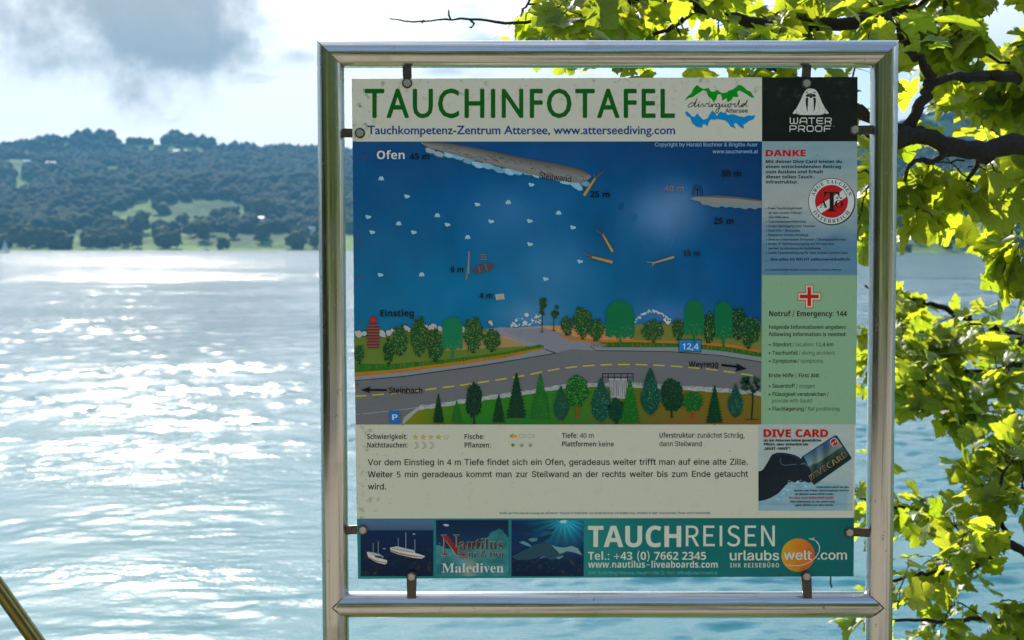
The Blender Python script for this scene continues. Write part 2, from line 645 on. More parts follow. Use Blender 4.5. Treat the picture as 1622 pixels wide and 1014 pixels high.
def forest(name, pts, sizes, templates, mat, kind='stuff'):
    V, Fc = [], []
    n = 0
    for p, s_ in zip(pts, sizes):
        v, f = templates[rng.randint(len(templates))]
        a = rng.uniform(0, 6.28)
        ca, sa = math.cos(a), math.sin(a)
        w_ = v * s_
        w_ = np.stack([w_[:, 0] * ca - w_[:, 1] * sa, w_[:, 0] * sa + w_[:, 1] * ca, w_[:, 2]], -1) + np.array(p)
        V.append(w_)
        Fc.append(f + n)
        n += len(v)
    return tag(ob(name, fast_mesh(name, np.concatenate(V), np.concatenate(Fc), mat, True)), kind=kind)


T1 = [crown_blob(ICO1, rng, 0.35, 0.22) for _ in range(10)]
pts, sz = [], []
MEADOWS = ((265, 345, 112, 23), (335, 332, 62, 18), (118, 384, 17, 9), (455, 388, 45, 5), (395, 351, 34, 9), (85, 264, 26, 6), (235, 233, 70, 5), (310, 243, 90, 4), (20, 368, 60, 5), (470, 352, 40, 5), (1480, 330, 50, 8))


def wood_ok(px, D):
    """where the hillside is wooded (elsewhere meadow)"""
    a_ = terr_point(px, D)
    x_, y_, _ = proj(a_)
    for mx_, my_, sx_, sy_ in MEADOWS:
        if ((x_ - mx_) / sx_) ** 2 + ((y_ - my_) / sy_) ** 2 < 1 + 0.5 * noise.noise(Vector((x_ / 14, y_ / 6, 2))):
            return False
    q = noise.noise(Vector((px / 70, D / 260, 5)))
    if D > 3850:
        return q > -0.75
    if D > 3150:
        return q > -0.3
    if D > 2480:
        if 90 < px < 380 and D < 2560:
            return q > 0.35
        return q > -0.5
    if D > 2180:                              # band of meadows above the shore trees
        if px < 110:
            return q > -0.5
        return q > -0.22
    return q > -0.3


tries = 0
while len(pts) < 8000 and tries < 60000:
    tries += 1
    q_ = rng.rand()
    px = rng.uniform(-160, 620) if q_ < 0.64 else (rng.uniform(1340, 1720) if q_ < 0.84 else (rng.uniform(620, 1340) if q_ < 0.94 else rng.choice([rng.uniform(-900, -160), rng.uniform(1720, 2500)])))
    D = rng.uniform(2180, 4280)
    if D > 4000 and rng.rand() < 0.2:
        D = rng.uniform(4150, 4230)
    if not wood_ok(px, D):
        continue
    s_ = dscale(px)
    p = terr_point(px, D)
    r0 = rng.uniform(9, 17) * s_
    pts.append((p.x, p.y, p.z + r0 * 0.4))
    sz.append(np.array([1, 1, rng.uniform(0.8, 1.25)]) * r0)
forest('hillside_wood', pts, sz, T1, M_FAR)
bpy.data.objects['hillside_wood']['label'] = 'blue hazy woods covering the hills beyond the lake'

# individually visible trees near the far waterline
def far_tree_proto(k):
    # irregular crown of overlapping lobes
    r_ = np.random.RandomState(40 + k)
    V, Fc, n = [], [], 0
    tall = [1.0, 1.25, 0.85, 1.6][k]
    for i in range(13):
        v, f = crown_blob(ICO1 if i else ICO2, r_)
        rr = (0.36 if i == 0 else r_.uniform(0.12, 0.27))
        if i == 0:
            c_ = np.array([0, 0, 0.55 * tall])
            s_ = np.array([rr, rr, rr * tall * 0.95])
        else:
            a = r_.uniform(0, 6.28)
            c_ = np.array([math.cos(a) * r_.uniform(0.15, 0.4), math.sin(a) * r_.uniform(0.15, 0.4), r_.uniform(0.18, 0.95) * tall])
            s_ = np.array([rr, rr, rr])
        V.append(v * s_ + c_)
        Fc.append(f + n)
        n += len(v)
    cr = fast_mesh('crown', np.concatenate(V), np.concatenate(Fc), M_SHT, False)
    g_ = Geo()
    g_.tube([(0, 0, -0.1), (0.01, 0, 0.3), (0, 0.01, 0.6)], [0.035, 0.028, 0.015], 6)
    tr = mesh('trunk', g_.v, g_.f, M_BARK)
    return cr, tr


FT = [far_tree_proto(k) for k in range(4)]
KINDS = ['round leafy tree in the belt along the far shore', 'tall broad leafy tree in the belt along the far shore',
         'low bushy tree in the belt along the far shore', 'narrow upright tree in the belt along the far shore']


def far_tree(px, D, h):
    k = random.choice([0, 0, 1, 1, 2, 3])
    p = terr_point(px, D)
    root = ob('shore_tree', None, None, p)
    s_ = dscale(px)
    root.scale = (h * s_ * random.uniform(0.95, 1.45), h * s_ * random.uniform(0.95, 1.45), h * s_)
    root.rotation_euler = (0, 0, random.uniform(0, 6.28))
    tag(root, KINDS[k], 'tree', 'trees along the far shore')
    ob('crown', FT[k][0], root)
    ob('trunk', FT[k][1], root)


for i in range(250):
    px = random.uniform(-20, 512) if i % 5 else random.uniform(1385, 1640)
    D = random.choice([random.uniform(1875, 1960), random.uniform(1960, 2120), random.uniform(2120, 2260)])
    q = noise.noise(Vector((px / 45, D / 120, 9)))
    if not wood_ok(px, D) or q < -0.4:
        continue
    far_tree(px, D, random.choice([random.uniform(9, 15), random.uniform(14, 22), random.uniform(18, 28)]))
for px, D, h in ((290, 2330, 26), (212, 2290, 17), (317, 2290, 18), (345, 2420, 30), (372, 2440, 26), (160, 2300, 24), (175, 2280, 20), (410, 2420, 28), (430, 2440, 24), (258, 2520, 30)):
    far_tree(px, D, h)

M_WALLW = simple('render_wall', (0.72, 0.70, 0.66), 0.8, 0, 0.4, 0.08)
M_ROOF = simple('roof_tiles', (0.22, 0.10, 0.07), 0.8, 0, 1.2, 0.3)
M_ROOFG = simple('light_roof', (0.55, 0.56, 0.60), 0.45, 0.1, 0.8, 0.15)
M_WIN = simple('window_glass', (0.03, 0.04, 0.05), 0.1, 0)


def house(px, D, w_, d_, h_, roof, label, rot=0.0, name='house'):
    p = terr_point(px, D)
    root = ob(name, None, None, p)
    root.rotation_euler = (0, 0, rot)
    tag(root, label, 'house')
    v, f = box((0, 0, h_ / 2 - 1), (w_, d_, h_ + 2))
    wl = ob('wall', mesh('wall', v, f, M_WALLW), root)
    e = 0.6
    rh = d_ * 0.33
    v = [(-w_ / 2 - e, -d_ / 2 - e, h_), (w_ / 2 + e, -d_ / 2 - e, h_), (w_ / 2 + e, d_ / 2 + e, h_), (-w_ / 2 - e, d_ / 2 + e, h_), (-w_ / 2 - e, 0, h_ + rh), (w_ / 2 + e, 0, h_ + rh)]
    rf_ = ob('roof', mesh('roof', v, [(0, 1, 5, 4), (2, 3, 4, 5), (0, 4, 3), (1, 2, 5), (3, 2, 1, 0)], roof), root)
    v, f = box((w_ * 0.2, d_ * 0.12, h_ + rh), (0.9, 0.9, 2.2))
    ob('chimney', mesh('chimney', v, f, M_WALLW), rf_)
    n = max(2, int(w_ / 4))
    wm = None
    for i in range(n):
        for zz_ in ([1.6, 4.4] if h_ > 5 else [1.6]):
            v, f = box((0, 0, 0), (1.4, 0.1, 1.4))
            wm = wm or mesh('window', v, f, M_WIN)
            ob('window', wm, root, (-w_ / 2 + w_ * (i + 0.5) / n, -d_ / 2 - 0.03, zz_))


house(64, 2330, 36, 12, 6, M_ROOFG, 'long farmhouse with pale roof on the left hillside meadow', 0.1)
house(364, 2330, 13, 10, 8, M_ROOFG, 'white house at the left end of the hillside village', 0.3)
house(383, 2350, 14, 10, 7, M_ROOF, 'brown roofed house in the middle of the hillside village', -0.4)
house(396, 2310, 12, 9, 7, M_ROOFG, 'pale roofed house low in the hillside village', 0.5)
house(413, 2340, 16, 10, 8, M_ROOFG, 'wide pale house at the right end of the hillside village', -0.2)
house(483, 2160, 10, 9, 8, M_ROOFG, 'left one of two bright houses above the shore trees near the board', 0.1)
house(495, 2165, 10, 9, 8, M_ROOFG, 'right one of two bright houses above the shore trees near the board', 0.2)
house(150, 2110, 12, 9, 6, M_ROOF, 'small house half hidden among the shore trees', 0.2)
house(84, 3620, 26, 14, 8, M_ROOFG, 'pale farm building high on the hazy left slope', 0.3)
house(288, 3980, 40, 16, 9, M_ROOFG, 'long pale farm below the wooded hilltops', -0.1)
house(46, 3700, 20, 12, 8, M_ROOFG, 'small pale farm at the far left of the upper slope', 0.1)

# boats
M_SAIL = simple('sail_cloth', (0.82, 0.82, 0.80), 0.7)
M_HULL = simple('white_hull', (0.78, 0.78, 0.76), 0.3)
M_DARK = simple('dark_trim', (0.03, 0.035, 0.04), 0.5)


def hull_mesh(L, W, H):
    v, f = [], []
    n = 10
    for i in range(n + 1):
        u = i / n
        wd = W / 2 * (math.sin(math.pi * (0.12 + 0.88 * u) * 0.97) ** 0.6 if u < 1 else 0.02)
        if i == n:
            wd = 0.02
        x = -L / 2 + L * u
        sh_ = H * (1 + 0.25 * u * u)
        v += [(x, -wd, sh_), (x, -wd * 0.7, 0.0), (x, 0, -0.25 * H), (x, wd * 0.7, 0.0), (x, wd, sh_)]
    for i in range(n):
        for k in range(4):
            a = i * 5 + k
            f.append((a, a + 5, a + 6, a + 1))
        f.append((i * 5 + 4, i * 5 + 9, i * 5 + 5, i * 5))
    f.append((0, 1, 2, 3, 4))
    return v, f


def motorboat(px, D, L, label):
    p = P(px, 393, D)
    p.z = WATER_Z
    root = ob('motorboat', None, None, p)
    tag(root, label, 'boat')
    v, f = hull_mesh(L, L * 0.33, L * 0.14)
    ob('hull', mesh('hull', v, f, M_HULL), root)
    v, f = box((-L * 0.05, 0, L * 0.22), (L * 0.35, L * 0.22, L * 0.15))
    cb = ob('cabin', mesh('cabin', v, f, M_HULL), root)
    v, f = box((-L * 0.05, -L * 0.112, L * 0.235), (L * 0.3, 0.02, L * 0.07))
    ob('window', mesh('window', v, f, M_DARK), cb)


p = P(8, 393, 900)
p.z = WATER_Z
sb = ob('sailboat', None, None, p)
tag(sb, 'small sailboat with raised white sail at the far left edge of the lake', 'sailboat')
sb.rotation_euler = (0, 0, R(55))
v, f = hull_mesh(6.5, 2.1, 0.8)
ob('hull', mesh('hull', v, f, M_DARK), sb)
g = Geo()
g.tube([(0.4, 0, 0.6), (0.4, 0, 9.4)], 0.07, 6)
ob('mast', mesh('mast', g.v, g.f, M_DARK), sb)
def sail(name, a, b_, c_, belly):
    v, f = [], []
    n = 6
    for i in range(n + 1):
        for j in range(n + 1 - i):
            u, w_ = i / n, j / n
            q = Vector(a) * (1 - u - w_) + Vector(b_) * u + Vector(c_) * w_
            q.y += belly * 9 * u * w_ * (1 - u - w_) * 3 + belly * 0.3
            v.append(q)
    idx, k = {}, 0
    for i in range(n + 1):
        for j in range(n + 1 - i):
            idx[i, j] = k
            k += 1
    for i in range(n):
        for j in range(n - i):
            f.append((idx[i, j], idx[i + 1, j], idx[i, j + 1]))
            if j < n - i - 1:
                f.append((idx[i + 1, j], idx[i + 1, j + 1], idx[i, j + 1]))
    o_ = ob(name, mesh(name, v, f, M_SAIL, True), sb)
    md = o_.modifiers.new('thickness', 'SOLIDIFY')
    md.thickness = 0.02
sail('mainsail', (0.25, 0, 1.6), (-2.9, 0, 1.5), (0.3, 0, 9.2), 0.35)
sail('jib', (3.0, 0, 1.0), (0.6, 0, 1.3), (0.5, 0, 7.8), 0.3)
motorboat(1541, 880, 9, 'white motorboat below the far right shore, seen between the leaves')
motorboat(328, 1780, 9, 'tiny white boat moored at the middle of the far left shore')
motorboat(172, 1790, 8, 'tiny white boat moored beside the bright meadow on the far left shore')

p = P(139, 393, 470)
p.z = WATER_Z
by = ob('buoy', None, None, p)
tag(by, 'small dark buoy floating in the calm band of the lake', 'buoy')
g = Geo()
g.tube([(0, 0, -0.2), (0, 0, 0.05), (0, 0, 0.3), (0, 0, 0.48), (0, 0, 0.52)], [0.2, 0.34, 0.34, 0.18, 0.05], 12)
ob('float', mesh('float', g.v, g.f, M_DARK), by)
g = Geo()
g.tube([(0, 0, 0.5), (0, 0, 0.75)], 0.04, 6)
ob('top_ring', mesh('top_ring', g.v, g.f, M_DARK), by)

# trees on the land side of the road (behind the photographer)
pts, sz = [], []
for i in range(420):
    x = rng.uniform(-85, 85)
    y = -rng.uniform(15, 60)
    pts.append((x, y, ground_z(x, y) + rng.uniform(1.0, 3.2)))
    sz.append(np.array([1, 1, 1.25]) * rng.uniform(1.8, 3.6))
T2 = [crown_blob(ICO2, rng) for _ in range(5)]
for cx0, cy0, n_, sp_, h_ in ((-9, 0.5, 26, 1.6, 4.5), (-13, -5, 24, 2.0, 6), (-6.5, -3.6, 8, 0.7, 2.6)):
    for i in range(n_):
        pts.append((cx0 + rng.normal(0, sp_ * 0.6), cy0 + rng.normal(0, sp_ * 0.6), rng.uniform(0.2, h_)))
        sz.append(np.array([1, 1, 1.1]) * rng.uniform(0.6, 1.3))
tag(forest('roadside_wood', pts, sz, T2, far_leaf_mat('roadside_leaves', (0.018, 0.036, 0.008), (0.055, 0.078, 0.018))), 'green wood on the slope across the road')

#@@HAZE
hz_v, hz_f = box((0, 3440, 500), (14400, 7200, 1014))
hzm = bpy.data.materials.new('haze')
hzm.use_nodes = True
hzm.node_tree.nodes.remove(hzm.node_tree.nodes['Principled BSDF'])
pv = hzm.node_tree.nodes.new('ShaderNodeVolumePrincipled')
pv.inputs['Color'].default_value = (0.085, 0.25, 0.41, 1)
pv.inputs['Density'].default_value = 0.00020
pv.inputs['Anisotropy'].default_value = 0.0
hzm.node_tree.links.new(pv.outputs[0], hzm.node_tree.nodes['Material Output'].inputs['Volume'])
tag(ob('haze', mesh('haze', hz_v, hz_f, hzm)), kind='stuff')
bpy.data.objects['haze'].display_type = 'WIRE'
#@@END

# ================================================================== information board
YT = 2.60                                   # plane of the tube axes
YP = 2.586                                  # front face of the panel
top_l, top_r = P(523.5, 86, YT), P(1401, 86, YT)
bot_l, bot_r = P(532, 1014, YT), P(1391.5, 1014, YT)
TR = 0.0262
base_l = bot_l + (bot_l - top_l).normalized() * 1.0
base_r = bot_r + (bot_r - top_r).normalized() * 1.0
BB = Vector(((base_l.x + base_r.x) / 2, YT, 0.0))
board = ob('information_board', None, None, BB)
tag(board, 'large diving information panel bolted inside a stainless tube frame in front of the lake', 'sign')


def cut_tube(p0, p1, r, n0=None, n1=None, seg=48, rings=1):
    """tube whose ends are cut by planes through p0 / p1 with normals n0 / n1"""
    d = (p1 - p0).normalized()
    a = Vector((0, 1, 0))
    b_ = d.cross(a).normalized()
    v = []
    for q, nn_ in ((p0, n0), (p1, n1)):
        nn_ = nn_ or d
        for k in range(seg):
            th = 2 * math.pi * k / seg
            o_ = (a * math.cos(th) + b_ * math.sin(th)) * r
            t_ = -(o_.dot(nn_)) / d.dot(nn_)
            v.append(q + o_ + d * t_)
    f = [(k, (k + 1) % seg, seg + (k + 1) % seg, seg + k) for k in range(seg)]
    return v, f


dt = (top_r - top_l).normalized()
dl = (base_l - top_l).normalized()
dr = (base_r - top_r).normalized()
nL, nR = (dt - dl).normalized(), (dt + dr).normalized()
v, f = cut_tube(top_l, base_l, TR, (dt - dl).normalized(), None)
part('post', v, f, M_STEEL, board, BB, True)
v, f = cut_tube(top_r, base_r, TR, (dt + dr).normalized(), None)
part('post', v, f, M_STEEL, board, BB, True)
v, f = cut_tube(top_l + dt * 0.0004, top_r - dt * 0.0004, TR, (dt - dl).normalized(), (dt + dr).normalized())
part('top_rail', v, f, M_STEEL_H, board, BB, True)
rl = P(529.5, 957.5, YT)
rr = P(1393.5, 957.5, YT)
v, f = cut_tube(rl, rr, TR - 0.0004)
part('bottom_rail', v, f, M_STEEL_H, board, BB, True)
# weld beads: mitres and copes
rw = random.Random(3)
def bead(pts, r0):
    g = Geo()
    g.tube(pts, [r0 * rw.uniform(0.45, 1.0) for _ in pts], 6)
    part('weld_bead', g.v, g.f, M_WELD, board, BB, True)
for c0, d0, nn_ in ((top_l, dt, (dt - dl).normalized()), (top_r, dt, (dt + dr).normalized())):
    pts = []
    for k in range(61):
        th = 2 * math.pi * k / 60
        o_ = (Vector((0, 1, 0)) * math.cos(th) + d0.cross(Vector((0, 1, 0))) * math.sin(th)) * TR
        pts.append(c0 + o_ + d0 * (-(o_.dot(nn_)) / d0.dot(nn_)))
    bead(pts, 0.0009)
for c0, s_ in ((rl, 1), (rr, -1)):
    pts = []
    for k in range(91):
        th = 2 * math.pi * k / 90
        yy, zz_ = math.cos(th) * TR, math.sin(th) * TR
        post_c = (bot_l - top_l) if s_ == 1 else (bot_r - top_r)
        xx = s_ * abs(math.sin(th)) * TR                  # equal cylinders meet where |x| = |z|
        pts.append(c0 + Vector((xx + rw.uniform(-1, 1) * 0.0004, yy * 1.01, zz_)))
    bead(pts, 0.0021)

# --- panel slab
Y_INK = YP - 0.0006
PC = [P(557, 125, YP), P(1358.5, 122, YP), P(1352, 913, YP), P(567, 917, YP)]
back = [p_ + Vector((0, 0.004, 0)) for p_ in PC]
pv_ = PC + back
panel = part('panel', pv_, [(0, 1, 2, 3), (7, 6, 5, 4), (0, 4, 5, 1), (1, 5, 6, 2), (2, 6, 7, 3), (3, 7, 4, 0)], M_ALU, board, BB)


# --- printing: every field is a thin coloured mesh on the panel
KINK = np.array([2.15, 2.06, 2.10])           # paint albedo / colour seen in the photograph's shade


def ink(c):
    return tuple(float(min(0.90, max(0.004, v * k))) for v, k in zip(lin(c), KINK))


class Ink:
    def __init__(s, name, layer):
        s.name, s.layer, s.v, s.f, s.c = name, layer, [], [], []

    def pt(s, x, y, dl_=0.0):
        return P(x, y, Y_INK - (s.layer + dl_) * 0.00008) - BB

    def poly(s, pts, col, dl_=0.0):
        if len(pts) < 3:
            return
        tri = tessellate_polygon([[Vector((a, b_, 0)) for a, b_ in pts]])
        n = len(s.v)
        s.v += [s.pt(a, b_, dl_) for a, b_ in pts]
        cc = ink(col)
        for t_ in tri:
            s.f.append(tuple(n + i for i in t_))
            s.c.append([cc] * 3)

    def raw(s, pts, faces, col, dl_=0.0):
        n = len(s.v)
        s.v += [s.pt(a, b_, dl_) for a, b_ in pts]
        cc = ink(col)
        for t_ in faces:
            s.f.append(tuple(n + i for i in t_))
            s.c.append([cc] * len(t_))

    def rect(s, x0, y0, x1, y1, col, dl_=0.0):
        s.poly([(x0, y0), (x1, y0), (x1, y1), (x0, y1)], col, dl_)

    def ell(s, x, y, rx, ry, col, dl_=0.0, n=32, rot=0.0, jit=0.0):
        ps = []
        for k in range(n):
            a = 2 * math.pi * k / n
            q = 1 + (random.uniform(-jit, jit) if jit else 0)
            u, w_ = rx * q * math.cos(a), ry * q * math.sin(a)
            ps.append((x + u * math.cos(rot) - w_ * math.sin(rot), y + u * math.sin(rot) + w_ * math.cos(rot)))
        s.poly(ps, col, dl_)

    def ring(s, x, y, r0, r1, col, dl_=0.0, n=64, a0=0.0, a1=2 * math.pi):
        ps, fs = [], []
        for k in range(n + 1):
            a = a0 + (a1 - a0) * k / n
            ps += [(x + r0 * math.cos(a), y + r0 * math.sin(a)), (x + r1 * math.cos(a), y + r1 * math.sin(a))]
        for k in range(n):
            fs.append((2 * k, 2 * k + 1, 2 * k + 3, 2 * k + 2))
        s.raw(ps, fs, col, dl_)

    def line(s, pts, w_, col, dl_=0.0, closed=False, taper=None):
        pts = list(pts) + ([pts[0]] if closed else [])
        ps, fs = [], []
        n = len(pts)
        for i, (x, y) in enumerate(pts):
            a = pts[max(i - 1, 0)]
            b_ = pts[min(i + 1, n - 1)]
            if closed and i in (0, n - 1):
                a, b_ = pts[-2], pts[1]
            dx, dy = b_[0] - a[0], b_[1] - a[1]
            L = math.hypot(dx, dy) or 1
            hw = w_ / 2 * (1 if not taper else (taper[0] + (taper[1] - taper[0]) * i / (n - 1)))
            ps += [(x - dy / L * hw, y + dx / L * hw), (x + dy / L * hw, y - dx / L * hw)]
        for i in range(n - 1):
            fs.append((2 * i, 2 * i + 1, 2 * i + 3, 2 * i + 2))
        s.raw(ps, fs, col, dl_)

    def grid(s, x0, y0, x1, y1, nx_, ny_, fn, dl_=0.0, quad=None):
        """soft printed colour ramps (artwork): fn(x, y) -> sRGB"""
        n = len(s.v)
        cs = []
        for j in range(ny_ + 1):
            for i in range(nx_ + 1):
                u, w_ = i / nx_, j / ny_
                if quad:
                    (ax, ay), (bx_, by_), (cx_, cy_), (dx_, dy_) = quad
                    x = (ax * (1 - u) + bx_ * u) * (1 - w_) + (dx_ * (1 - u) + cx_ * u) * w_
                    y = (ay * (1 - u) + by_ * u) * (1 - w_) + (dy_ * (1 - u) + cy_ * u) * w_
                else:
                    x, y = x0 + (x1 - x0) * u, y0 + (y1 - y0) * w_
                s.v.append(s.pt(x, y, dl_))
                cs.append(ink(fn(x, y)))
        for j in range(ny_):
            for i in range(nx_):
                a = j * (nx_ + 1) + i
                q = (a, a + 1, a + nx_ + 2, a + nx_ + 1)
                s.f.append(tuple(n + i_ for i_ in q))
                s.c.append([cs[i_] for i_ in q])

    def done(s, parent=None):
        me = mesh(s.name, s.v, s.f, M_INK)
        at = me.color_attributes.new('ink', 'FLOAT_COLOR', 'CORNER')
        flat = []
        for q in s.c:
            for c_ in q:
                flat += [*c_, 1.0]
        at.data.foreach_set('color', flat)
        return ob(s.name, me, parent or panel)


# --- glyphs from Blender's own bundled fonts (plain built-in font if they are missing)
FD = bpy.utils.system_resource('DATAFILES', path='fonts') or ''
def load_font(fn):
    try:
        return bpy.data.fonts.load(os.path.join(FD, fn))
    except Exception:
        return None
FONTS = {'inter': load_font('Inter.woff2'), 'math': load_font('NotoSansMath-Regular.woff2'), 'cjk': load_font('Noto Sans CJK Regular.woff2'), None: None}
GC = {}


def uni(ch, up, lo, dg=None):
    if 'A' <= ch <= 'Z':
        return chr(up + ord(ch) - 65)
    if 'a' <= ch <= 'z':
        return chr(lo + ord(ch) - 97)
    if dg and '0' <= ch <= '9':
        return chr(dg + ord(ch) - 48)
    return ch


def font_char(style, ch):
    """(font key, character) for a style"""
    if FONTS['math'] is None or FONTS['inter'] is None:
        return None, ch
    if style == 'sans':
        return ('math', ch) if ch in '0123456789DKPQRXk' else ('inter', ch)
    if style == 'bold':
        q = uni(ch, 0x1D5D4, 0x1D5EE, 0x1D7EC)
        return ('math', q) if q != ch else ('inter', ch)
    if style == 'serif':
        q = uni(ch, 0x1D400, 0x1D41A, 0x1D7CE)
        return ('math', q) if q != ch else ('inter', ch)
    if style == 'script':
        return 'math', uni(ch, 0x1D4D0, 0x1D4EA)
    if style == 'thin':
        return ('cjk', ch)
    return None, ch


def text_mesh(fk, body, res=3):
    cu = bpy.data.curves.new('glyph', 'FONT')
    cu.body = body
    cu.resolution_u = res
    if FONTS.get(fk):
        cu.font = FONTS[fk]
    o_ = bpy.data.objects.new('glyph', cu)
    COL.objects.link(o_)
    dg = bpy.context.evaluated_depsgraph_get()
    me = bpy.data.meshes.new_from_object(o_.evaluated_get(dg))
    vs = [(q.co.x, q.co.y) for q in me.vertices]
    fs = [tuple(p_.vertices) for p_ in me.polygons]
    bpy.data.objects.remove(o_)
    bpy.data.curves.remove(cu)
    bpy.data.meshes.remove(me)
    return vs, fs


UML = {'ä': 'a', 'ö': 'o', 'ü': 'u', 'Ä': 'A', 'Ö': 'O', 'Ü': 'U'}
BARX = {}


def glyph(style, ch):
    if (style, ch) in GC:
        return GC[style, ch]
    if ch in UML and style in ('bold', 'serif'):
        v, f, adv = glyph(style, UML[ch])
        x0, x1 = min(q[0] for q in v), max(q[0] for q in v)
        top = max(q[1] for q in v) + 0.07
        xm, r_ = (x0 + x1) / 2, 0.055
        v, f = list(v), list(f)
        for sx in (-1, 1):
            n = len(v)
            v += [(xm + sx * 0.11 + r_ * math.cos(a * 0.785), top + r_ + r_ * math.sin(a * 0.785)) for a in range(8)]
            f.append(tuple(range(n, n + 8)))
        GC[style, ch] = (v, f, adv)
        return GC[style, ch]
    fk, q = font_char(style, ch)
    if fk not in BARX:
        BARX[fk] = max(a[0] for a in text_mesh(fk, '|')[0])
    v, f = ([], []) if ch == ' ' else text_mesh(fk, q)
    a = text_mesh(fk, q + '|')[0]
    adv = max(p_[0] for p_ in a) - BARX[fk]
    sc_ = {'cjk': 1.9}.get(fk, 1.0)
    v = [(x * sc_, y * sc_) for x, y in v]
    GC[style, ch] = (v, f, adv * sc_)
    return GC[style, ch]


def cap_h(style):
    v = glyph(style, 'H')[0]
    return max(q[1] for q in v)


def layout(style, s_, track=0.0, wordsp=1.0):
    """list of (x, glyph) and total ink extent"""
    x, out = 0.0, []
    for ch in s_:
        g_ = glyph(style, ch)
        out.append((x, g_))
        x += g_[2] * (wordsp if ch == ' ' else 1.0) + track
    xs_ = [x_ + q[0] for x_, g_ in out for q in g_[0]]
    return out, min(xs_), max(xs_)


def text(I, s_, x0, x1, base, cap, col, style='sans', weight=0.0, rise=0.0, track=0.0, wordsp=1.0, dl_=0.0):
    """s_ drawn from x0 to x1 (fitted), baseline at y = base; rise = dy over the whole width; weight thickens strokes"""
    lay, a, b_ = layout(style, s_, track, wordsp)
    L = math.hypot(x1 - x0, rise)
    cx_, sx_ = (x1 - x0) / L, rise / L
    kx = L / (b_ - a)
    ky = cap / cap_h(style)
    offs = [(0, 0)] if not weight else [(-weight, 0), (weight, 0), (0, -weight * 0.7), (0, weight * 0.7)]
    j = 0
    for gx, (v, f, adv) in lay:
        if not v:
            continue
        for (ox, oy) in offs:
            j += 1
            ps = []
            for (x, y) in v:
                u = (gx + x - a) * kx + ox
                w_ = -y * ky + oy
                ps.append((x0 + u * cx_ - w_ * sx_, base + u * sx_ + w_ * cx_))
            I.raw(ps, f, col, dl_ + 0.09 * (j % 8))


def arc_text(I, s_, cx_, cy_, r, a_mid, span, h, col, style='serif', inside=False):
    """text on a circle; a_mid is the angle (image axes, y down) of its middle"""
    lay, a, b_ = layout(style, s_, 0.08)
    ky = h / cap_h(style)
    for gx, (v, f, adv) in lay:
        if not v:
            continue
        gm = (gx + adv / 2 - a) / (b_ - a) - 0.5
        th = a_mid + gm * span * (-1 if inside else 1)
        ps = []
        for (x, y) in v:
            u = (x - adv / 2) * ky
            w_ = y * ky
            if inside:
                rr_ = r + h - w_
                t_ = th - u / (r + h / 2)
            else:
                rr_ = r + w_
                t_ = th + u / (r + h / 2)
            ps.append((cx_ + rr_ * math.cos(t_), cy_ + rr_ * math.sin(t_)))
        I.raw(ps, f, col)


def zc(ox, oy, s_):
    return lambda *p_: [(ox + a / s_, oy + b_ / s_) for a, b_ in p_]


WHITE = (170, 170, 148)
BLACK = (16, 20, 18)

# ---- header
I = Ink('header_field', 0)
I.poly([(557, 125), (1207, 122.6), (1207, 224), (558.4, 224.4)], WHITE)
I.done()
I = Ink('title_lettering', 3)
text(I, 'TAUCHINFOTAFEL', 578.6, 1068, 186.3, 44.8, (2, 78, 18), None, 0.95, track=0.085)
I.done()
I = Ink('subtitle_lettering', 3)
text(I, 'Tauchkompetenz-Zentrum Attersee, www.atterseediving.com', 582.6, 1069, 212.6, 13.2, (14, 48, 102), None, 0.35, rise=0)
I.done()
Z = zc(860, 100, 4.5056)
I = Ink('mountain_emblem', 2)
I.poly(Z((1008, 272), (1030, 240), (1060, 215), (1075, 180), (1100, 155), (1120, 172), (1145, 185), (1170, 180), (1185, 178), (1195, 200), (1220, 205), (1245, 190), (1262, 205), (1280, 215), (1310, 210), (1330, 195), (1350, 190), (1370, 180), (1395, 155), (1420, 160), (1440, 178), (1460, 195), (1485, 205), (1495, 225), (1512, 248), (1490, 247), (1465, 232), (1440, 215), (1400, 195), (1385, 210), (1397, 238), (1380, 245), (1360, 240), (1345, 265), (1318, 280), (1310, 250), (1280, 270), (1278, 250), (1268, 222), (1245, 225), (1240, 250), (1220, 282), (1205, 258), (1180, 240), (1165, 198), (1140, 195), (1120, 210), (1095, 225), (1075, 240), (1040, 250)), (0, 118, 20))
I.poly(Z((1015, 352), (1022, 342), (1035, 350), (1048, 362), (1060, 378), (1080, 385), (1092, 370), (1105, 358), (1112, 372), (1125, 385), (1145, 405), (1175, 395), (1190, 365), (1200, 350), (1210, 338), (1228, 355), (1243, 378), (1256, 355), (1270, 343), (1285, 355), (1300, 352), (1320, 372), (1340, 365), (1365, 366), (1400, 380), (1440, 385), (1465, 372), (1490, 378), (1517, 370), (1505, 400), (1470, 415), (1450, 430), (1430, 440), (1437, 468), (1415, 462), (1400, 450), (1375, 425), (1362, 440), (1378, 467), (1340, 455), (1325, 430), (1300, 410), (1270, 405), (1240, 400), (1225, 407), (1200, 402), (1185, 420), (1175, 452), (1160, 440), (1145, 435), (1132, 462), (1095, 455), (1065, 430), (1050, 390), (1025, 378)), (0, 112, 160))
I.done()
I = Ink('script_lettering', 4)
K = (12, 14, 12)
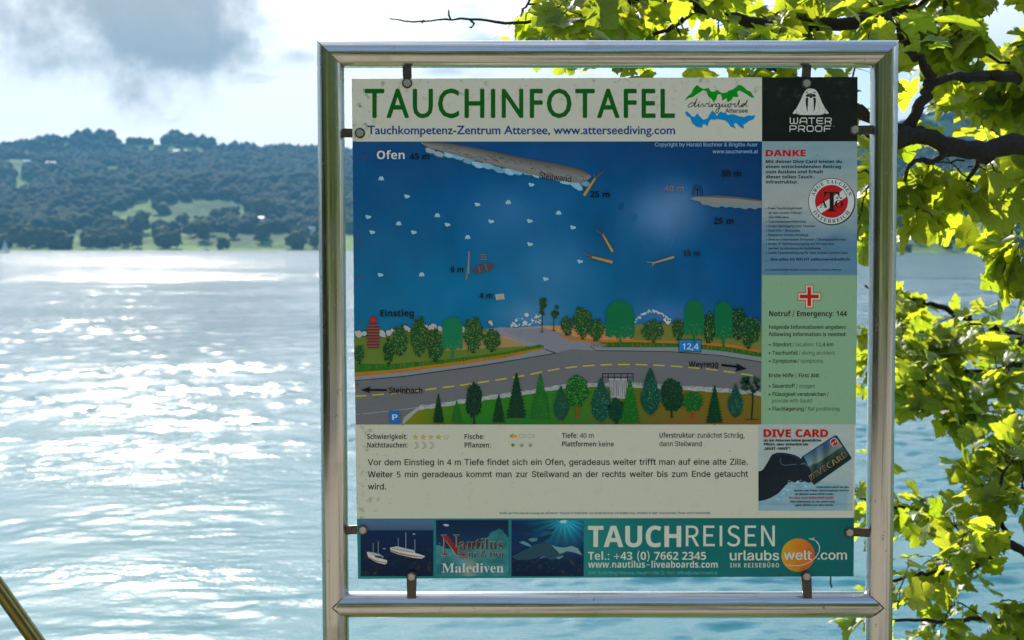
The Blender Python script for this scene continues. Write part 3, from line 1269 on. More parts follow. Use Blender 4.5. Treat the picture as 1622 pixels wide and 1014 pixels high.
def scr(*p_):
    # smooth handwritten stroke through the given zoom points
    q = Z(*p_)
    out = []
    for i in range(len(q) - 1):
        p0, p1, p2, p3 = q[max(i - 1, 0)], q[i], q[i + 1], q[min(i + 2, len(q) - 1)]
        for t_ in np.linspace(0, 1, 6)[:-1]:
            out.append(tuple(0.5 * ((2 * p1[k]) + (-p0[k] + p2[k]) * t_ + (2 * p0[k] - 5 * p1[k] + 4 * p2[k] - p3[k]) * t_ ** 2 + (-p0[k] + 3 * p1[k] - 3 * p2[k] + p3[k]) * t_ ** 3) for k in (0, 1)))
    out.append(q[-1])
    return out
for st in (((1085, 288), (1060, 285), (1036, 303), (1040, 314), (1062, 308), (1084, 288), (1100, 250), (1088, 290), (1082, 312), (1100, 306), (1114, 290), (1110, 308), (1122, 312), (1138, 290), (1150, 312), (1168, 288), (1178, 292), (1186, 290), (1182, 310), (1196, 310), (1208, 290), (1206, 314), (1222, 292), (1234, 296), (1232, 314)),
           ((1262, 292), (1244, 290), (1236, 308), (1250, 312), (1262, 294), (1256, 330), (1246, 354), (1234, 350), (1240, 332), (1266, 314), (1282, 292), (1280, 310), (1292, 310), (1302, 292), (1300, 310), (1312, 310), (1322, 292)),
           ((1336, 290), (1322, 298), (1326, 314), (1342, 308), (1340, 292), (1336, 290), (1360, 294), (1372, 290), (1370, 312), (1384, 304), (1404, 262), (1396, 300), (1404, 314), (1420, 306), (1440, 290), (1424, 292), (1414, 308), (1426, 312), (1444, 292), (1460, 262), (1448, 300), (1464, 308))):
    I.line(scr(*st), 1.05, K)
for x, y in ((1118, 278), (1188, 278)):
    I.ell(*Z((x, y))[0], 0.8, 0.8, K, 0.5, 8)
q = Z((1302, 354), (1462, 354))
text(I, 'Attersee', q[0][0], q[1][0], q[0][1], 6.4, (50, 55, 45), 'sans', 0.15, dl_=1)
I.done()

# ---- black field with walrus emblem
I = Ink('black_field', 0)
I.poly([(1207, 122.6), (1358.5, 122), (1358, 224), (1207, 224)], (17, 22, 19))
I.done()
Z = zc(1180, 100, 5.069)
I = Ink('walrus_emblem', 2)
LG = (172, 174, 158)
I.poly(Z((520, 203), (500, 209), (485, 222), (470, 245), (455, 280), (440, 312), (425, 342), (412, 366), (395, 383), (384, 400), (388, 410), (405, 405), (418, 408), (432, 414), (470, 417), (590, 417), (628, 412), (642, 404), (655, 406), (670, 408), (672, 400), (660, 383), (645, 366), (632, 342), (618, 318), (606, 285), (592, 252), (575, 222), (555, 208)), LG)
for pl in (((486, 262), (500, 249), (528, 243), (558, 249), (572, 262), (563, 273), (545, 270), (530, 284), (514, 270), (497, 273)),
           ((489, 282), (497, 276), (510, 280), (506, 300), (506, 335), (503, 365), (504, 392), (496, 375), (490, 340), (487, 305)),
           ((568, 282), (560, 276), (547, 280), (551, 300), (552, 335), (553, 365), (551, 392), (560, 375), (566, 340), (570, 305)),
           ((491, 228), (507, 238), (504, 243), (490, 238)), ((566, 228), (550, 238), (553, 243), (567, 238))):
    I.poly(Z(*pl), (18, 22, 19), 1)
for pl in (((500, 255), (528, 250), (557, 255), (530, 262)),):
    I.poly(Z(*pl), (70, 74, 66), 2)
I.line(Z((418, 378), (412, 392), (420, 402), (436, 411)), 0.5, (30, 34, 30), 1)
I.line(Z((638, 378), (645, 392), (640, 402), (624, 411)), 0.5, (30, 34, 30), 1)
I.line(Z((590, 330), (600, 360), (596, 390), (570, 405)), 0.35, (95, 98, 88), 1)
I.line(Z((462, 330), (455, 360), (462, 390), (486, 405)), 0.35, (95, 98, 88), 1)
I.done()
I = Ink('emblem_lettering', 2)
def squarish(s_, x0, x1, y0, y1, col, I, wd=1.55):
    """rounded square stencil capitals, drawn as strokes"""
    n = len(s_)
    cw = (x1 - x0) / (n + 0.18 * (n - 1))
    if s_ == 'WATER':
        ws = [1.22, 1.0, 0.86, 0.95, 0.97]
    else:
        ws = [1.0] * n
    tot = sum(ws) + 0.2 * (n - 1)
    u = (x1 - x0) / tot
    x = x0
    h = y1 - y0
    def L(*p_):
        I.line([(x + a * w_ * u, y0 + b_ * h) for a, b_ in p_], wd, col, 0.1 * random.random())
    for ch, w_ in zip(s_, ws):
        e = 0.09
        if ch == 'W':
            L((e, 0), (e, .78), (.16, .92), (.38, .92), (.5, .78), (.5, .12))
            L((.5, .78), (.62, .92), (.84, .92), (1 - e, .78), (1 - e, 0))
        if ch == 'A':
            L((0.02, 1), (.08, .25), (.25, .08), (.85, .08), (.95, .25), (.95, 1))
            L((.12, .62), (.95, .62))
        if ch == 'T':
            L((0, .08), (1, .08))
            L((.5, .08), (.5, 1))
        if ch == 'E':
            L((1, .08), (.2, .08), (.08, .25), (.08, .78), (.2, .92), (1, .92))
            L((.08, .5), (.92, .5))
        if ch in 'RP':
            L((.08, 1), (.08, .08), (.8, .08), (.93, .2), (.93, .46), (.8, .6), (.08, .6))
        if ch == 'R':
            L((.55, .6), (.95, 1))
        if ch == 'O':
            L((.2, .08), (.8, .08), (.93, .25), (.93, .75), (.8, .92), (.2, .92), (.07, .75), (.07, .25), (.2, .08))
        if ch == 'F':
            L((.08, 1), (.08, .25), (.2, .08), (1, .08))
            L((.08, .54), (.9, .54))
        x += (w_ + 0.2) * u
a, b_ = Z((357, 437), (697, 490))
squarish('WATER', a[0], b_[0], a[1], b_[1], LG, I)
a, b_ = Z((357, 500), (690, 552))
squarish('PROOF', a[0], b_[0], a[1], b_[1], LG, I)
q = Z((713, 508))[0]
I.ring(q[0], q[1], 1.0, 1.4, (90, 92, 84), 0, 16)
text(I, 'R', q[0] - 0.5, q[0] + 0.6, q[1] + 0.7, 1.3, (90, 92, 84))
I.done()

# ---- thank-you notice over water picture
def sea_tint(x, y):
    u, w_ = (x - 1207) / 150, (y - 224) / 212
    n = noise.noise(Vector((u * 2.2, w_ * 9, 1))) * 0.5 + noise.noise(Vector((u * 6, w_ * 24, 2))) * 0.25
    top = np.array([116, 138, 138])
    mid = np.array([140, 148, 138])
    low = np.array([78, 112, 128])
    f_ = min(max((w_ - 0.05) / 0.35, 0), 1)
    c_ = top * (1 - f_) + mid * f_
    f2 = min(max((w_ - 0.50 - 0.15 * n) / 0.25, 0), 1)
    c_ = c_ * (1 - f2) + low * f2
    if w_ < 0.25:
        c_ = c_ + np.array([-40, -18, -4]) * max(0, n) * 1.8
    return c_ + n * np.array([14, 12, 10])
I = Ink('notice_field', 0)
I.grid(1207, 224, 1357.8, 436, 40, 70, sea_tint)
I.done()
Z = zc(1180, 100, 5.069)
RED = (158, 12, 18)
I = Ink('notice_heading', 2)
a, b_ = Z((168, 748), (487, 748))
text(I, 'DANKE', a[0], b_[0], a[1], 9.9, RED, 'bold', 0.35)
I.done()
I = Ink('notice_lettering', 2)
for s_, x0, x1, yb in (('Mit deiner Dive Card leistet du', 168, 778, 803), ('einen entscheidenden Beitrag', 168, 770, 844), ('zum Ausbau und Erhalt', 168, 628, 885), ('dieser tollen Tauch-', 168, 562, 926), ('infrastruktur.', 168, 428, 967)):
    a, b_ = Z((x0, yb), (x1, yb))
    text(I, s_, a[0], b_[0], a[1], 4.9, (18, 22, 26), 'bold', 0.12)
Z = zc(1190, 220, 4.611)
for s_, x0, x1, yb in (('• Freie Tauchmöglichkeit', 107, 372, 515), ('an den besten Plätzen', 127, 367, 548), ('des Attersees', 127, 275, 580), ('• Tauchplatzbeschilderung', 107, 396, 612),
                       ('• Gratis Seezugang zum Tauchen', 107, 468, 645), ('• Dive Info - Broschüre', 107, 355, 678), ('• Bequeme sichere Einstiege', 107, 418, 710),
                       ('• diverse Unterwasser Einbauten / Übungsplattformen', 107, 692, 743), ('• Gratis O² Notfallversorgung vor Ort und eine', 107, 603, 775),
                       ('perfekt funktionierende Notfallkette', 127, 505, 808), ('• sowie Tauchbewilligung für viele weitere schöne Seen', 107, 704, 840)):
    a, b_ = Z((x0, yb), (x1, yb))
    text(I, s_, a[0], b_[0], a[1], 3.5, (26, 34, 40), 'sans', 0.1)
for s_, x0, x1, yb, h, st in (('... das alles ist NICHT selbstverständlich!', 107, 722, 889, 3.9, 'bold'), ('In Zusammenarbeit mit dem Tauchkompetenz-Zentrum Attersee', 104, 658, 962, 2.5, 'sans')):
    a, b_ = Z((x0, yb), (x1, yb))
    text(I, s_, a[0], b_[0], a[1], h, (20, 26, 32), st, 0.1)
I.done()
I = Ink('round_emblem', 3)
ex, ey = Z((586, 457))[0]
er = 170 / 4.611
I.ell(ex + 0.8, ey + 0.9, er + 0.3, er + 0.3, (45, 60, 62), -0.5, 64)
I.ell(ex, ey, er, er, (20, 24, 22), 0, 64)
I.ell(ex, ey, er - 0.9, er - 0.9, (176, 180, 165), 1, 64)
I.ell(ex, ey, 26.0, 26.0, (20, 24, 22), 2, 64)
I.ell(ex, ey, 25.3, 25.3, (160, 18, 22), 3, 64)
# diagonal white band, cut by the disc
th = R(-33)
ps = []
hw, rr0 = 5.9, 25.2
def band(o1, o2):
    a0, a1 = math.asin(o1 / rr0), math.asin(o2 / rr0)
    pts_ = []
    for t_ in np.linspace(a0, a1, 10):
        pts_.append((rr0 * math.cos(t_), rr0 * math.sin(t_)))
    for t_ in np.linspace(math.pi - a1, math.pi - a0, 10):
        pts_.append((rr0 * math.cos(t_), rr0 * math.sin(t_)))
    return [(ex + a * math.cos(th) - b_ * math.sin(th), ey + a * math.sin(th) + b_ * math.cos(th)) for a, b_ in pts_]
I.poly(band(-5.2, 7.0), (176, 180, 165), 4)
I.layer = 6
arc_text(I, 'ARGE TAUCHEN', ex, ey, 28.6, -math.pi / 2, 2.55, 5.6, (24, 28, 26))
arc_text(I, 'ÖSTERREICH', ex, ey, 28.2, math.pi / 2, 2.1, 5.8, (24, 28, 26), inside=True)
I.layer = 10
q = Z((500, 502), (556, 502), (536, 530), (640, 530), (610, 502), (672, 502))
text(I, 'A', q[0][0], q[1][0], q[0][1], 12.0, (18, 22, 22), 'serif')
text(I, 'T', q[2][0] - 1, q[3][0] + 1, q[2][1], 31.0, (18, 22, 22), 'serif')
text(I, 'Ö', q[4][0], q[5][0], q[4][1], 11.5, (18, 22, 22), 'serif')
I.done()

# ---- green emergency field
I = Ink('emergency_field', 0)
I.poly([(1207, 436), (1357.8, 436), (1355.4, 672.6), (1205.6, 672.6)], (116, 148, 112))
I.done()
Z = zc(1190, 430, 4.222)
def cross(cx_, cy_, L, w_):
    p_ = [(-w_, -L), (w_, -L), (w_, -w_), (L, -w_), (L, w_), (w_, w_), (w_, L), (-w_, L), (-w_, w_), (-L, w_), (-L, -w_), (-w_, -w_)]
    return Z(*[(cx_ + a, cy_ + b_) for a, b_ in p_])
I = Ink('cross_emblem', 1)
I.poly(cross(388, 168, 79, 28), (165, 20, 22))
I.poly(cross(388, 168, 74, 23), (160, 172, 140), 1)
I.poly(cross(388, 168, 63, 12), (165, 16, 20), 2)
I.done()
I = Ink('emergency_lettering', 2)
for s_, x0, x1, yb, h, st, wt in (('Notruf / Emergency: 144', 120, 640, 300, 8.3, 'bold', 0.05), ('Folgende Informationen angeben/', 119, 636, 385, 6.0, 'bold', 0), ('following information is needed:', 119, 636, 433, 6.0, 'bold', 0),
                              ('Erste Hilfe / First Aid:', 118, 457, 708, 6.0, 'bold', 0)):
    a, b_ = Z((x0, yb), (x1, yb))
    text(I, s_, a[0], b_[0], a[1], h, (14, 20, 16), st, wt)
GR = (62, 84, 62)
for s_, x0, xm, s2, x1, yb in (('• Standort ', 119, 268, '/ location:', 420, 501), ('• Tauchunfall ', 119, 311, '/ diving accident', 559, 557), ('• Symptome ', 119, 302, '/ symptoms', 480, 611),
                               ('• Sauerstoff ', 118, 292, '/ oxygen', 425, 778), ('• Flüssigkeit verabreichen', 118, 497, '/', 518, 833), (None, 0, 0, 'provide with liquid', 404, 877), ('• Flachlagerung ', 118, 350, '/ flat positioning', 590, 931)):
    if s_:
        a, b_ = Z((x0, yb), (xm, yb))
        text(I, s_.strip(), a[0], b_[0], a[1], 6.0, (20, 30, 22), 'sans', 0.13)
        x2 = xm + 8
    else:
        x2 = 138
    a, b_ = Z((x2, yb), (x1, yb))
    text(I, s2, a[0], b_[0], a[1], 6.0, GR, 'sans', 0.06)
a, b_ = Z((432, 501), (549, 501))
text(I, '12,4 km', a[0], b_[0], a[1], 6.0, (20, 30, 22), 'sans', 0.15)
I.done()

# ---- chart
def chart_col(x, y):
    u, w_ = (x - 560) / 646, (y - 224) / 290
    c_ = np.array([0, 62, 104]) * (1 - w_) + np.array([2, 92, 122]) * w_
    if u > 0.5:
        k = (u - 0.5) * 2
        c_ = c_ * (1 - k) + (np.array([2, 46, 84]) * (1 - w_) + np.array([0, 66, 108]) * w_) * k
    for gx, gy, sx, sy, cc, am in ((1050, 345, 62, 48, (104, 128, 162), 0.64), (1075, 315, 40, 30, (120, 140, 172), 0.35), (800, 335, 70, 45, (70, 110, 150), 0.55), (880, 430, 80, 60, (66, 112, 148), 0.6), (840, 500, 60, 28, (96, 124, 156), 0.6),
                                   (1060, 500, 80, 26, (70, 104, 146), 0.6), (700, 460, 60, 50, (0, 108, 140), 0.4), (760, 400, 30, 40, (40, 100, 140), 0.3), (985, 420, 40, 60, (0, 84, 120), 0.45), (955, 360, 26, 40, (0, 66, 100), 0.6), (1130, 420, 50, 40, (0, 80, 122), 0.5), (900, 300, 60, 30, (0, 90, 130), 0.4)):
        g_ = am * math.exp(-((x - gx) / sx) ** 2 - ((y - gy) / sy) ** 2)
        c_ = c_ * (1 - g_) + np.array(cc) * g_
    n = noise.noise(Vector((x / 26, y / 60, 0)))
    return np.clip(c_ * (1 + 0.06 * n), 0, 255)
I = Ink('chart_water', 0)
I.grid(0, 0, 0, 0, 90, 46, chart_col, 0, quad=[(558.4, 224.4), (1207, 224), (1206, 540), (561, 540)])
I.done()
I = Ink('chart_land', 1)
def strip(top, bot, col, dl_):
    I.poly(top + bot[::-1], col, dl_)
# beach, meadow, verges, road, lower meadow (painted scenery of the chart)
I.poly([(560.6, 534), (590, 532), (640, 524), (700, 520), (770, 521), (862, 520), (850, 556), (700, 572), (561.6, 590)], (84, 104, 38))
I.poly([(690, 524), (830, 527), (840, 548), (700, 556)], (140, 116, 72), 1)
I.poly([(768, 522), (792, 518.5), (820, 519.5), (850, 518), (905, 531), (960, 545), (940, 556), (880, 562), (795, 535)], (118, 118, 124), 1.35)
I.poly([(832, 545), (792, 533), (800, 532), (836, 546)], (160, 120, 80), 1.5)
I.poly([(820, 519), (866, 516), (930, 516), (1010, 515), (1206.5, 520), (1206.2, 560), (1100, 548), (935, 549), (900, 532), (860, 524)], (168, 122, 70), 1.2)
I.poly([(1000, 518), (1010, 514), (1090, 513), (1206.5, 514), (1206.3, 560), (1120, 545), (1004, 546)], (98, 104, 44), 1.6)
I.poly([(561.4, 576), (620, 577), (720, 568), (800, 558), (862, 544), (861, 553), (800, 566), (720, 578), (600, 592), (561.5, 596.5)], (32, 92, 26), 2)
I.poly([(561.5, 590), (620, 586), (720, 573.5), (800, 561.5), (861, 550), (858, 555), (800, 568), (720, 580), (600, 593), (561.6, 597)], (150, 98, 24), 2.5)
I.poly([(880, 531), (915, 538), (935, 541), (1000, 542), (1100, 543), (1160, 548), (1206.3, 556), (1206.2, 566), (1150, 557), (1080, 550.5), (935, 550.5), (900, 543), (880, 537)], (28, 88, 28), 2)
I.poly([(880, 530), (915, 534.5), (940, 538), (1010, 538.5), (1100, 541), (1160, 546), (1206.3, 555), (1206.2, 559), (1160, 550.5), (1100, 545), (1010, 542), (936, 542.5), (905, 539)], (158, 96, 30), 2.6)
random.seed(11)
for x in np.arange(563, 862, 1.6):      # grass blades along the left verge
    yy = np.interp(x, [561, 620, 720, 800, 862], [580, 579.5, 570.5, 561, 546.5])
    I.line([(x, yy + random.uniform(0, 6)), (x + random.uniform(-1.5, 1.5), yy - random.uniform(1, 4))], 0.9, random.choice([(22, 78, 20), (52, 110, 26), (30, 96, 30), (120, 90, 24)]), 3 + 0.2 * random.random(), taper=(1, .3))
for x in np.arange(936, 1206, 1.8):
    yy = np.interp(x, [880, 935, 1000, 1100, 1206], [534, 546, 547, 547, 560])
    I.line([(x, yy + random.uniform(0, 4)), (x + random.uniform(-1.5, 1.5), yy - random.uniform(1, 5))], 0.9, random.choice([(22, 78, 20), (60, 100, 26), (30, 86, 30), (150, 70, 24)]), 3 + 0.2 * random.random(), taper=(1, .3))
# pavement strip and road
I.poly([(561.6, 597), (650, 588), (720, 579), (800, 567), (862, 553), (881, 559.5), (800, 572), (700, 587), (640, 595), (562, 603)], (112, 118, 116), 2.8)
I.poly([(935, 550.5), (1080, 550), (1150, 557), (1206.2, 566), (1206, 573), (1140, 563), (1060, 557), (942, 556)], (112, 118, 116), 2.8)
I.poly([(562, 603), (640, 595), (700, 587), (800, 572), (881, 559), (905, 553), (942, 555.5), (1060, 556.5), (1140, 562.5), (1206, 573), (1205.5, 632), (1140, 622), (1060, 609), (1010, 606), (960, 606), (880, 612), (800, 625), (720, 640), (660, 646), (640, 661), (636, 672.4), (563.4, 672.4)], (92, 93, 92), 2.2)
I.poly([(861, 520), (905, 531), (960, 546), (942, 556), (905, 556), (881, 560), (862, 548), (835, 540), (795, 524)], (112, 112, 116), 2.1)
I.line([(562, 603), (640, 596.5), (700, 588), (760, 580), (830, 568), (881, 559.5), (863, 553)], 1.1, (20, 22, 22), 4)
I.line([(863, 553), (881, 560)], 1.3, (60, 24, 20), 4.2)
I.line([(935, 548), (943, 555.5), (1000, 556), (1060, 557), (1140, 563), (1206, 573.5)], 1.0, (20, 22, 22), 4)
for i in range(24):                     # dashed centre line
    x0 = 562 + i * 27.8
    if x0 > 1200:
        break
    yy = lambda x: np.interp(x, [562, 610, 640, 670, 740, 820, 880, 910, 960, 1010, 1060, 1120, 1160, 1206], [628, 624.5, 622, 618, 609, 597, 585, 581, 577.5, 577.5, 579.5, 584.5, 590, 597])
    I.line([(x0, yy(x0)), (min(x0 + 18.5, 1205), yy(x0 + 18.5))], 2.0, (168, 158, 32), 4.4)
I.line([(563, 657), (600, 653), (640, 648.5), (664, 645)], 0.8, (140, 144, 138), 4)
# lower embankment wall and meadow
def low_col(x, y):
    k = min(max((x - 640) / 560, 0), 1)
    g1_, g2_, g3_ = np.array([112, 100, 20]), np.array([24, 96, 30]), np.array([104, 76, 30])
    if x < 800:
        f_ = min(max((x - 650) / 90, 0), 1)
        c_ = g1_ * (1 - f_) + g2_ * f_
    else:
        f_ = min(max((x - 860) / 220, 0), 1)
        c_ = g2_ * (1 - f_) + g3_ * f_
    f2 = min(max((y - 640) / 30, 0), 1)
    return c_ * (1 - 0.25 * (1 - f2)) + np.array([20, 30, 0]) * (1 - f2)
EDGE = ([637, 664, 690, 740, 790, 830, 880, 930, 980, 1030, 1060, 1140, 1206], [673, 646, 643, 635, 628, 623, 614, 610, 611, 612, 614, 618, 624])
n = 60
base_i = len(I.v)
xs_ = np.linspace(637, 1205.6, n)
for row in range(4):
    for x in xs_:
        yt = float(np.interp(x, *EDGE)) + 2
        y = yt + (672.4 - yt) * row / 3
        I.v.append(I.pt(x, y, 3.4))
for row in range(3):
    for i in range(n - 1):
        q = (base_i + row * n + i, base_i + row * n + i + 1, base_i + (row + 1) * n + i + 1, base_i + (row + 1) * n + i)
        I.f.append(q)
        I.c.append([ink(low_col(xs_[(k_ - base_i) % n], 600 + 24 * ((k_ - base_i) // n))) for k_ in q])
up, lo = [], []
for x in np.linspace(664, 1205.8, 110):
    y = float(np.interp(x, *EDGE))
    up.append((x, y - 3.4 + random.uniform(-1, 0.8)))
    lo.append((x, y + 3.0 + random.uniform(-0.8, 1.2)))
I.poly(up + lo[::-1], (142, 144, 136), 4.6)
for i in range(250):
    x = random.uniform(668, 1200)
    y = float(np.interp(x, *EDGE)) + random.uniform(-3, 2)
    I.line([(x, y), (x + random.uniform(2, 7), y + random.uniform(-1.5, 1.5))], 0.5, random.choice([(60, 60, 58), (90, 88, 84), (170, 170, 160)]), 4.9)
I.poly([(964, 600), (993, 600), (991, 632), (968, 630)], (150, 150, 144), 5.0)
for i in range(26):
    x = 965 + i * 1.1
    I.line([(x, 602), (x + random.uniform(-2, 2), 630 + random.uniform(-3, 2))], 0.5, random.choice([(70, 70, 70), (110, 110, 106), (50, 50, 50)]), 5.3)
for y in (592, 597.5):
    I.line([(954, y), (1003.5, y)], 1.2, (12, 14, 14), 5.6)
for x in (954.5, 963.5, 973, 983.5, 994, 1003):
    I.line([(x, 591.5), (x, 603)], 1.1, (12, 14, 14), 5.7)
I.done()

# shoreline boulders and the other painted rocks
I = Ink('chart_rocks', 12)
def rock(x, y, rx, ry, col=(150, 152, 140), line_=True, jit=0.16, n=12):
    st = random.getstate()
    if line_:
        I.ell(x, y, rx + 0.7, ry + 0.7, (18, 22, 20), 0.0 + 0.3 * random.random(), n, 0.3, 0.05)
    I.ell(x, y, rx, ry, col, 0.6 + 0.3 * random.random(), n, random.random(), jit)
Z = zc(550, 460, 4.409)
for x, y, rx, ry in ((78, 305, 28, 24), (120, 302, 16, 20), (240, 302, 34, 24), (290, 296, 20, 20), (312, 280, 14, 14), (352, 275, 20, 22), (410, 262, 26, 18), (440, 280, 18, 16), (396, 295, 16, 12),
                     (470, 262, 18, 16), (505, 258, 22, 16), (545, 255, 18, 18), (578, 258, 14, 18), (600, 255, 26, 20), (650, 268, 20, 18), (810, 275, 20, 24), (850, 262, 24, 18), (1003, 228, 22, 13), (995, 222, 12, 12)):
    q = Z((x, y))[0]
    rock(q[0], q[1], rx / 4.409, ry / 4.409)
random.seed(21)
for i in range(58):
    x = random.uniform(1142, 1360)
    y = 250 - (x - 1142) * 0.12 - random.uniform(0, 62) * (0.3 + 0.7 * abs(math.sin((x - 1142) / 40))) + 6
    q = Z((x, y))[0]
    r_ = random.uniform(0.8, 1.9)
    rock(q[0], q[1], r_, r_ * 0.85, (165, 168, 158), False, 0.3, 7)
q = Z((1254, 170), (1240, 228))
rock(q[0][0], q[0][1], 3.6, 3.3, (170, 170, 158), False, 0.2, 8)
rock(q[1][0], q[1][1], 3.6, 3.0, (170, 170, 158), False, 0.2, 8)
for i in range(46):                      # ring of rocks right of the tall green tree
    t_ = i / 45
    x = 1006 + 56 * t_ + random.uniform(-1, 1)
    y = 508 - 15 * math.sin(math.pi * min(1, t_ * 1.0)) + random.uniform(-2, 2)
    rock(x, y, random.uniform(1, 2.1), random.uniform(0.9, 1.6), random.choice([(120, 160, 170), (160, 172, 166), (170, 172, 160)]), False, 0.3, 7)
rock(1058, 511, 4, 3, (170, 170, 155))
rock(1053, 507, 3, 2.4, (170, 170, 155))
# scattered stones in the lake (two little clumped shapes)
Z1, Z2 = zc(560, 220, 3.9), zc(870, 220, 3.9)
for Zx, lst in ((Z1, ((170, 245), (330, 355), (90, 482), (278, 523), (115, 576), (372, 577), (517, 472), (580, 530), (765, 405), (955, 392), (850, 510), (1088, 507), (704, 607), (1090, 650), (166, 840), (420, 838), (1186, 865), (1098, 283))),
                (Z2, ((57, 457), (146, 547), (190, 757)))):
    for j, (x, y) in enumerate(lst):
        q = Zx((x, y))[0]
        cc = (126, 168, 174)
        if j % 3 == 0:
            I.poly([(q[0] - 4.2, q[1] + 3.4), (q[0] - 3.6, q[1] - 0.5), (q[0] - 1, q[1] - 3.8), (q[0] + 0.4, q[1] - 2.6), (q[0] + 2.2, q[1] - 3.6), (q[0] + 4.6, q[1] + 1), (q[0] + 4.2, q[1] + 3.6), (q[0] + 2.4, q[1] + 1.8), (q[0] + 0.8, q[1] + 3.8), (q[0] - 1.6, q[1] + 2.2)], cc)
        else:
            I.poly([(q[0] - 4.8, q[1] - 1.6), (q[0] - 2.4, q[1] - 3.4), (q[0] - 0.2, q[1] - 2), (q[0] + 1.5, q[1] - 2.2), (q[0] + 4.8, q[1] - 0.8), (q[0] + 4.2, q[1] + 2), (q[0] + 1.4, q[1] + 2.4), (q[0] - 0.6, q[1] + 3.5), (q[0] - 3, q[1] + 2.4), (q[0] - 3.4, q[1] + 0.4)], cc)
for x, y, rx, ry in ((1002, 345, 6.5, 8.5), (983, 327, 5, 7), (1028, 384, 5, 4.5)):
    I.ell(x, y, rx, ry, (20, 84, 122) if x > 990 else (10, 66, 108), -6, 18, 0.4, 0.08)
for x, y in ((820, 300),):
    pass
for pl in (((1051, 352), (1056, 370), (1060, 380)), ((1078, 345), (1070, 372), (1062, 392)), ((1082, 325), (1084, 345), (1090, 352))):
    I.line(pl, 0.6, (70, 96, 136), -6)
I.done()

# steep walls with their pale blocks
I = Ink('chart_cliff', 16)
Z = zc(540, 100, 4.5056)
Zb = zc(860, 100, 4.5056)
for i in range(17):
    t_ = i / 16
    x = 681 + 246 * t_ + random.uniform(-1, 1)
    y = 239 + 53 * t_ ** 0.95 + 1.5 * math.sin(i * 1.9) + (4.5 if 4 < i < 10 else 0)
    cc = ((104, 150, 165), (92, 136, 152), (122, 164, 174))[i % 3] if i > 1 else (130, 140, 138)
    I.ell(x + 0.5, y + 0.9, 9.6, 5.0, (40, 84, 112), -0.6 + 0.25 * (i % 4), 14, 0.28, 0.15)
    I.ell(x, y, random.uniform(8.5, 10.5), random.uniform(3.8, 5.2), cc, 0.25 * (i % 4), 14, 0.28, 0.2)
I.poly(Zb((190, 862), (215, 858), (255, 862), (278, 880), (284, 905), (262, 912), (225, 892)), (120, 160, 170), 1)
cl_top = [(666, 225), (700, 225.5), (740, 231.5), (780, 239.5), (830, 250), (880, 259), (905, 264), (925, 270), (938, 279), (934, 286), (925, 290)]
cl_bot = [(668, 227), (676, 234), (700, 240), (740, 251), (780, 261), (820, 271), (870, 283), (905, 289), (925, 290)]
nn_ = 44
b0 = len(I.v)
for i in range(nn_ + 1):
    x = 667 + (936 - 667) * i / nn_
    yt = float(np.interp(x, [p_[0] for p_ in cl_top[:9]], [p_[1] for p_ in cl_top[:9]]))
    yb = float(np.interp(x, [668, 676, 700, 740, 780, 820, 870, 905, 925, 936], [227, 233, 240, 251, 261, 271, 283, 289, 290, 281]))
    for k in range(4):
        I.v.append(I.pt(x, yt + (max(yb, yt + 0.3) - yt) * k / 3, 2.0))
for i in range(nn_):
    for k in range(3):
        q = (b0 + i * 4 + k, b0 + (i + 1) * 4 + k, b0 + (i + 1) * 4 + k + 1, b0 + i * 4 + k + 1)
        I.f.append(q)
        I.c.append([ink([(66, 66, 62), (96, 96, 90), (112, 112, 104), (104, 102, 92)][(j_ - b0) % 4]) for j_ in q])
random.seed(5)
for i in range(34):
    x = random.uniform(700, 925)
    y = float(np.interp(x, [700, 925], [232, 279])) + random.uniform(-4, 7)
    dx = random.uniform(2, 7)
    I.line([(x, y + random.uniform(-3, 3)), (x + dx, y), (x + dx + random.uniform(-3, 5), y + random.uniform(2, 5))], 0.6, (26, 26, 26), 3.2)
text(I, 'Steilwand', 853.5, 904, 281.5, 9.6, (18, 20, 20), 'sans', 0.12, rise=7.5, dl_=4)
I.done()
I = Ink('chart_cliff', 16)
# right wall
Z2 = zc(870, 220, 3.9)
I.poly(Z2((930, 385), (945, 408), (975, 408), (1010, 420), (1045, 425), (1065, 415), (1090, 425), (1115, 420), (1150, 428), (1175, 425), (1210, 436), (1240, 426), (1270, 436), (1300, 425), (1313, 428), (1313, 395), (1100, 375)), (104, 118, 120), 0.5)
I.poly(Z2((870, 368), (900, 358), (950, 352), (1050, 350), (1150, 358), (1250, 370), (1313, 380), (1313, 405), (1250, 400), (1150, 395), (1050, 398), (980, 398), (930, 388), (890, 378)), (118, 116, 106), 1.5)
I.poly(Z2((900, 358), (950, 352), (1050, 350), (1150, 358), (1250, 370), (1313, 380), (1313, 388), (1150, 370), (1000, 362)), (84, 82, 76), 2.0)
I.done()

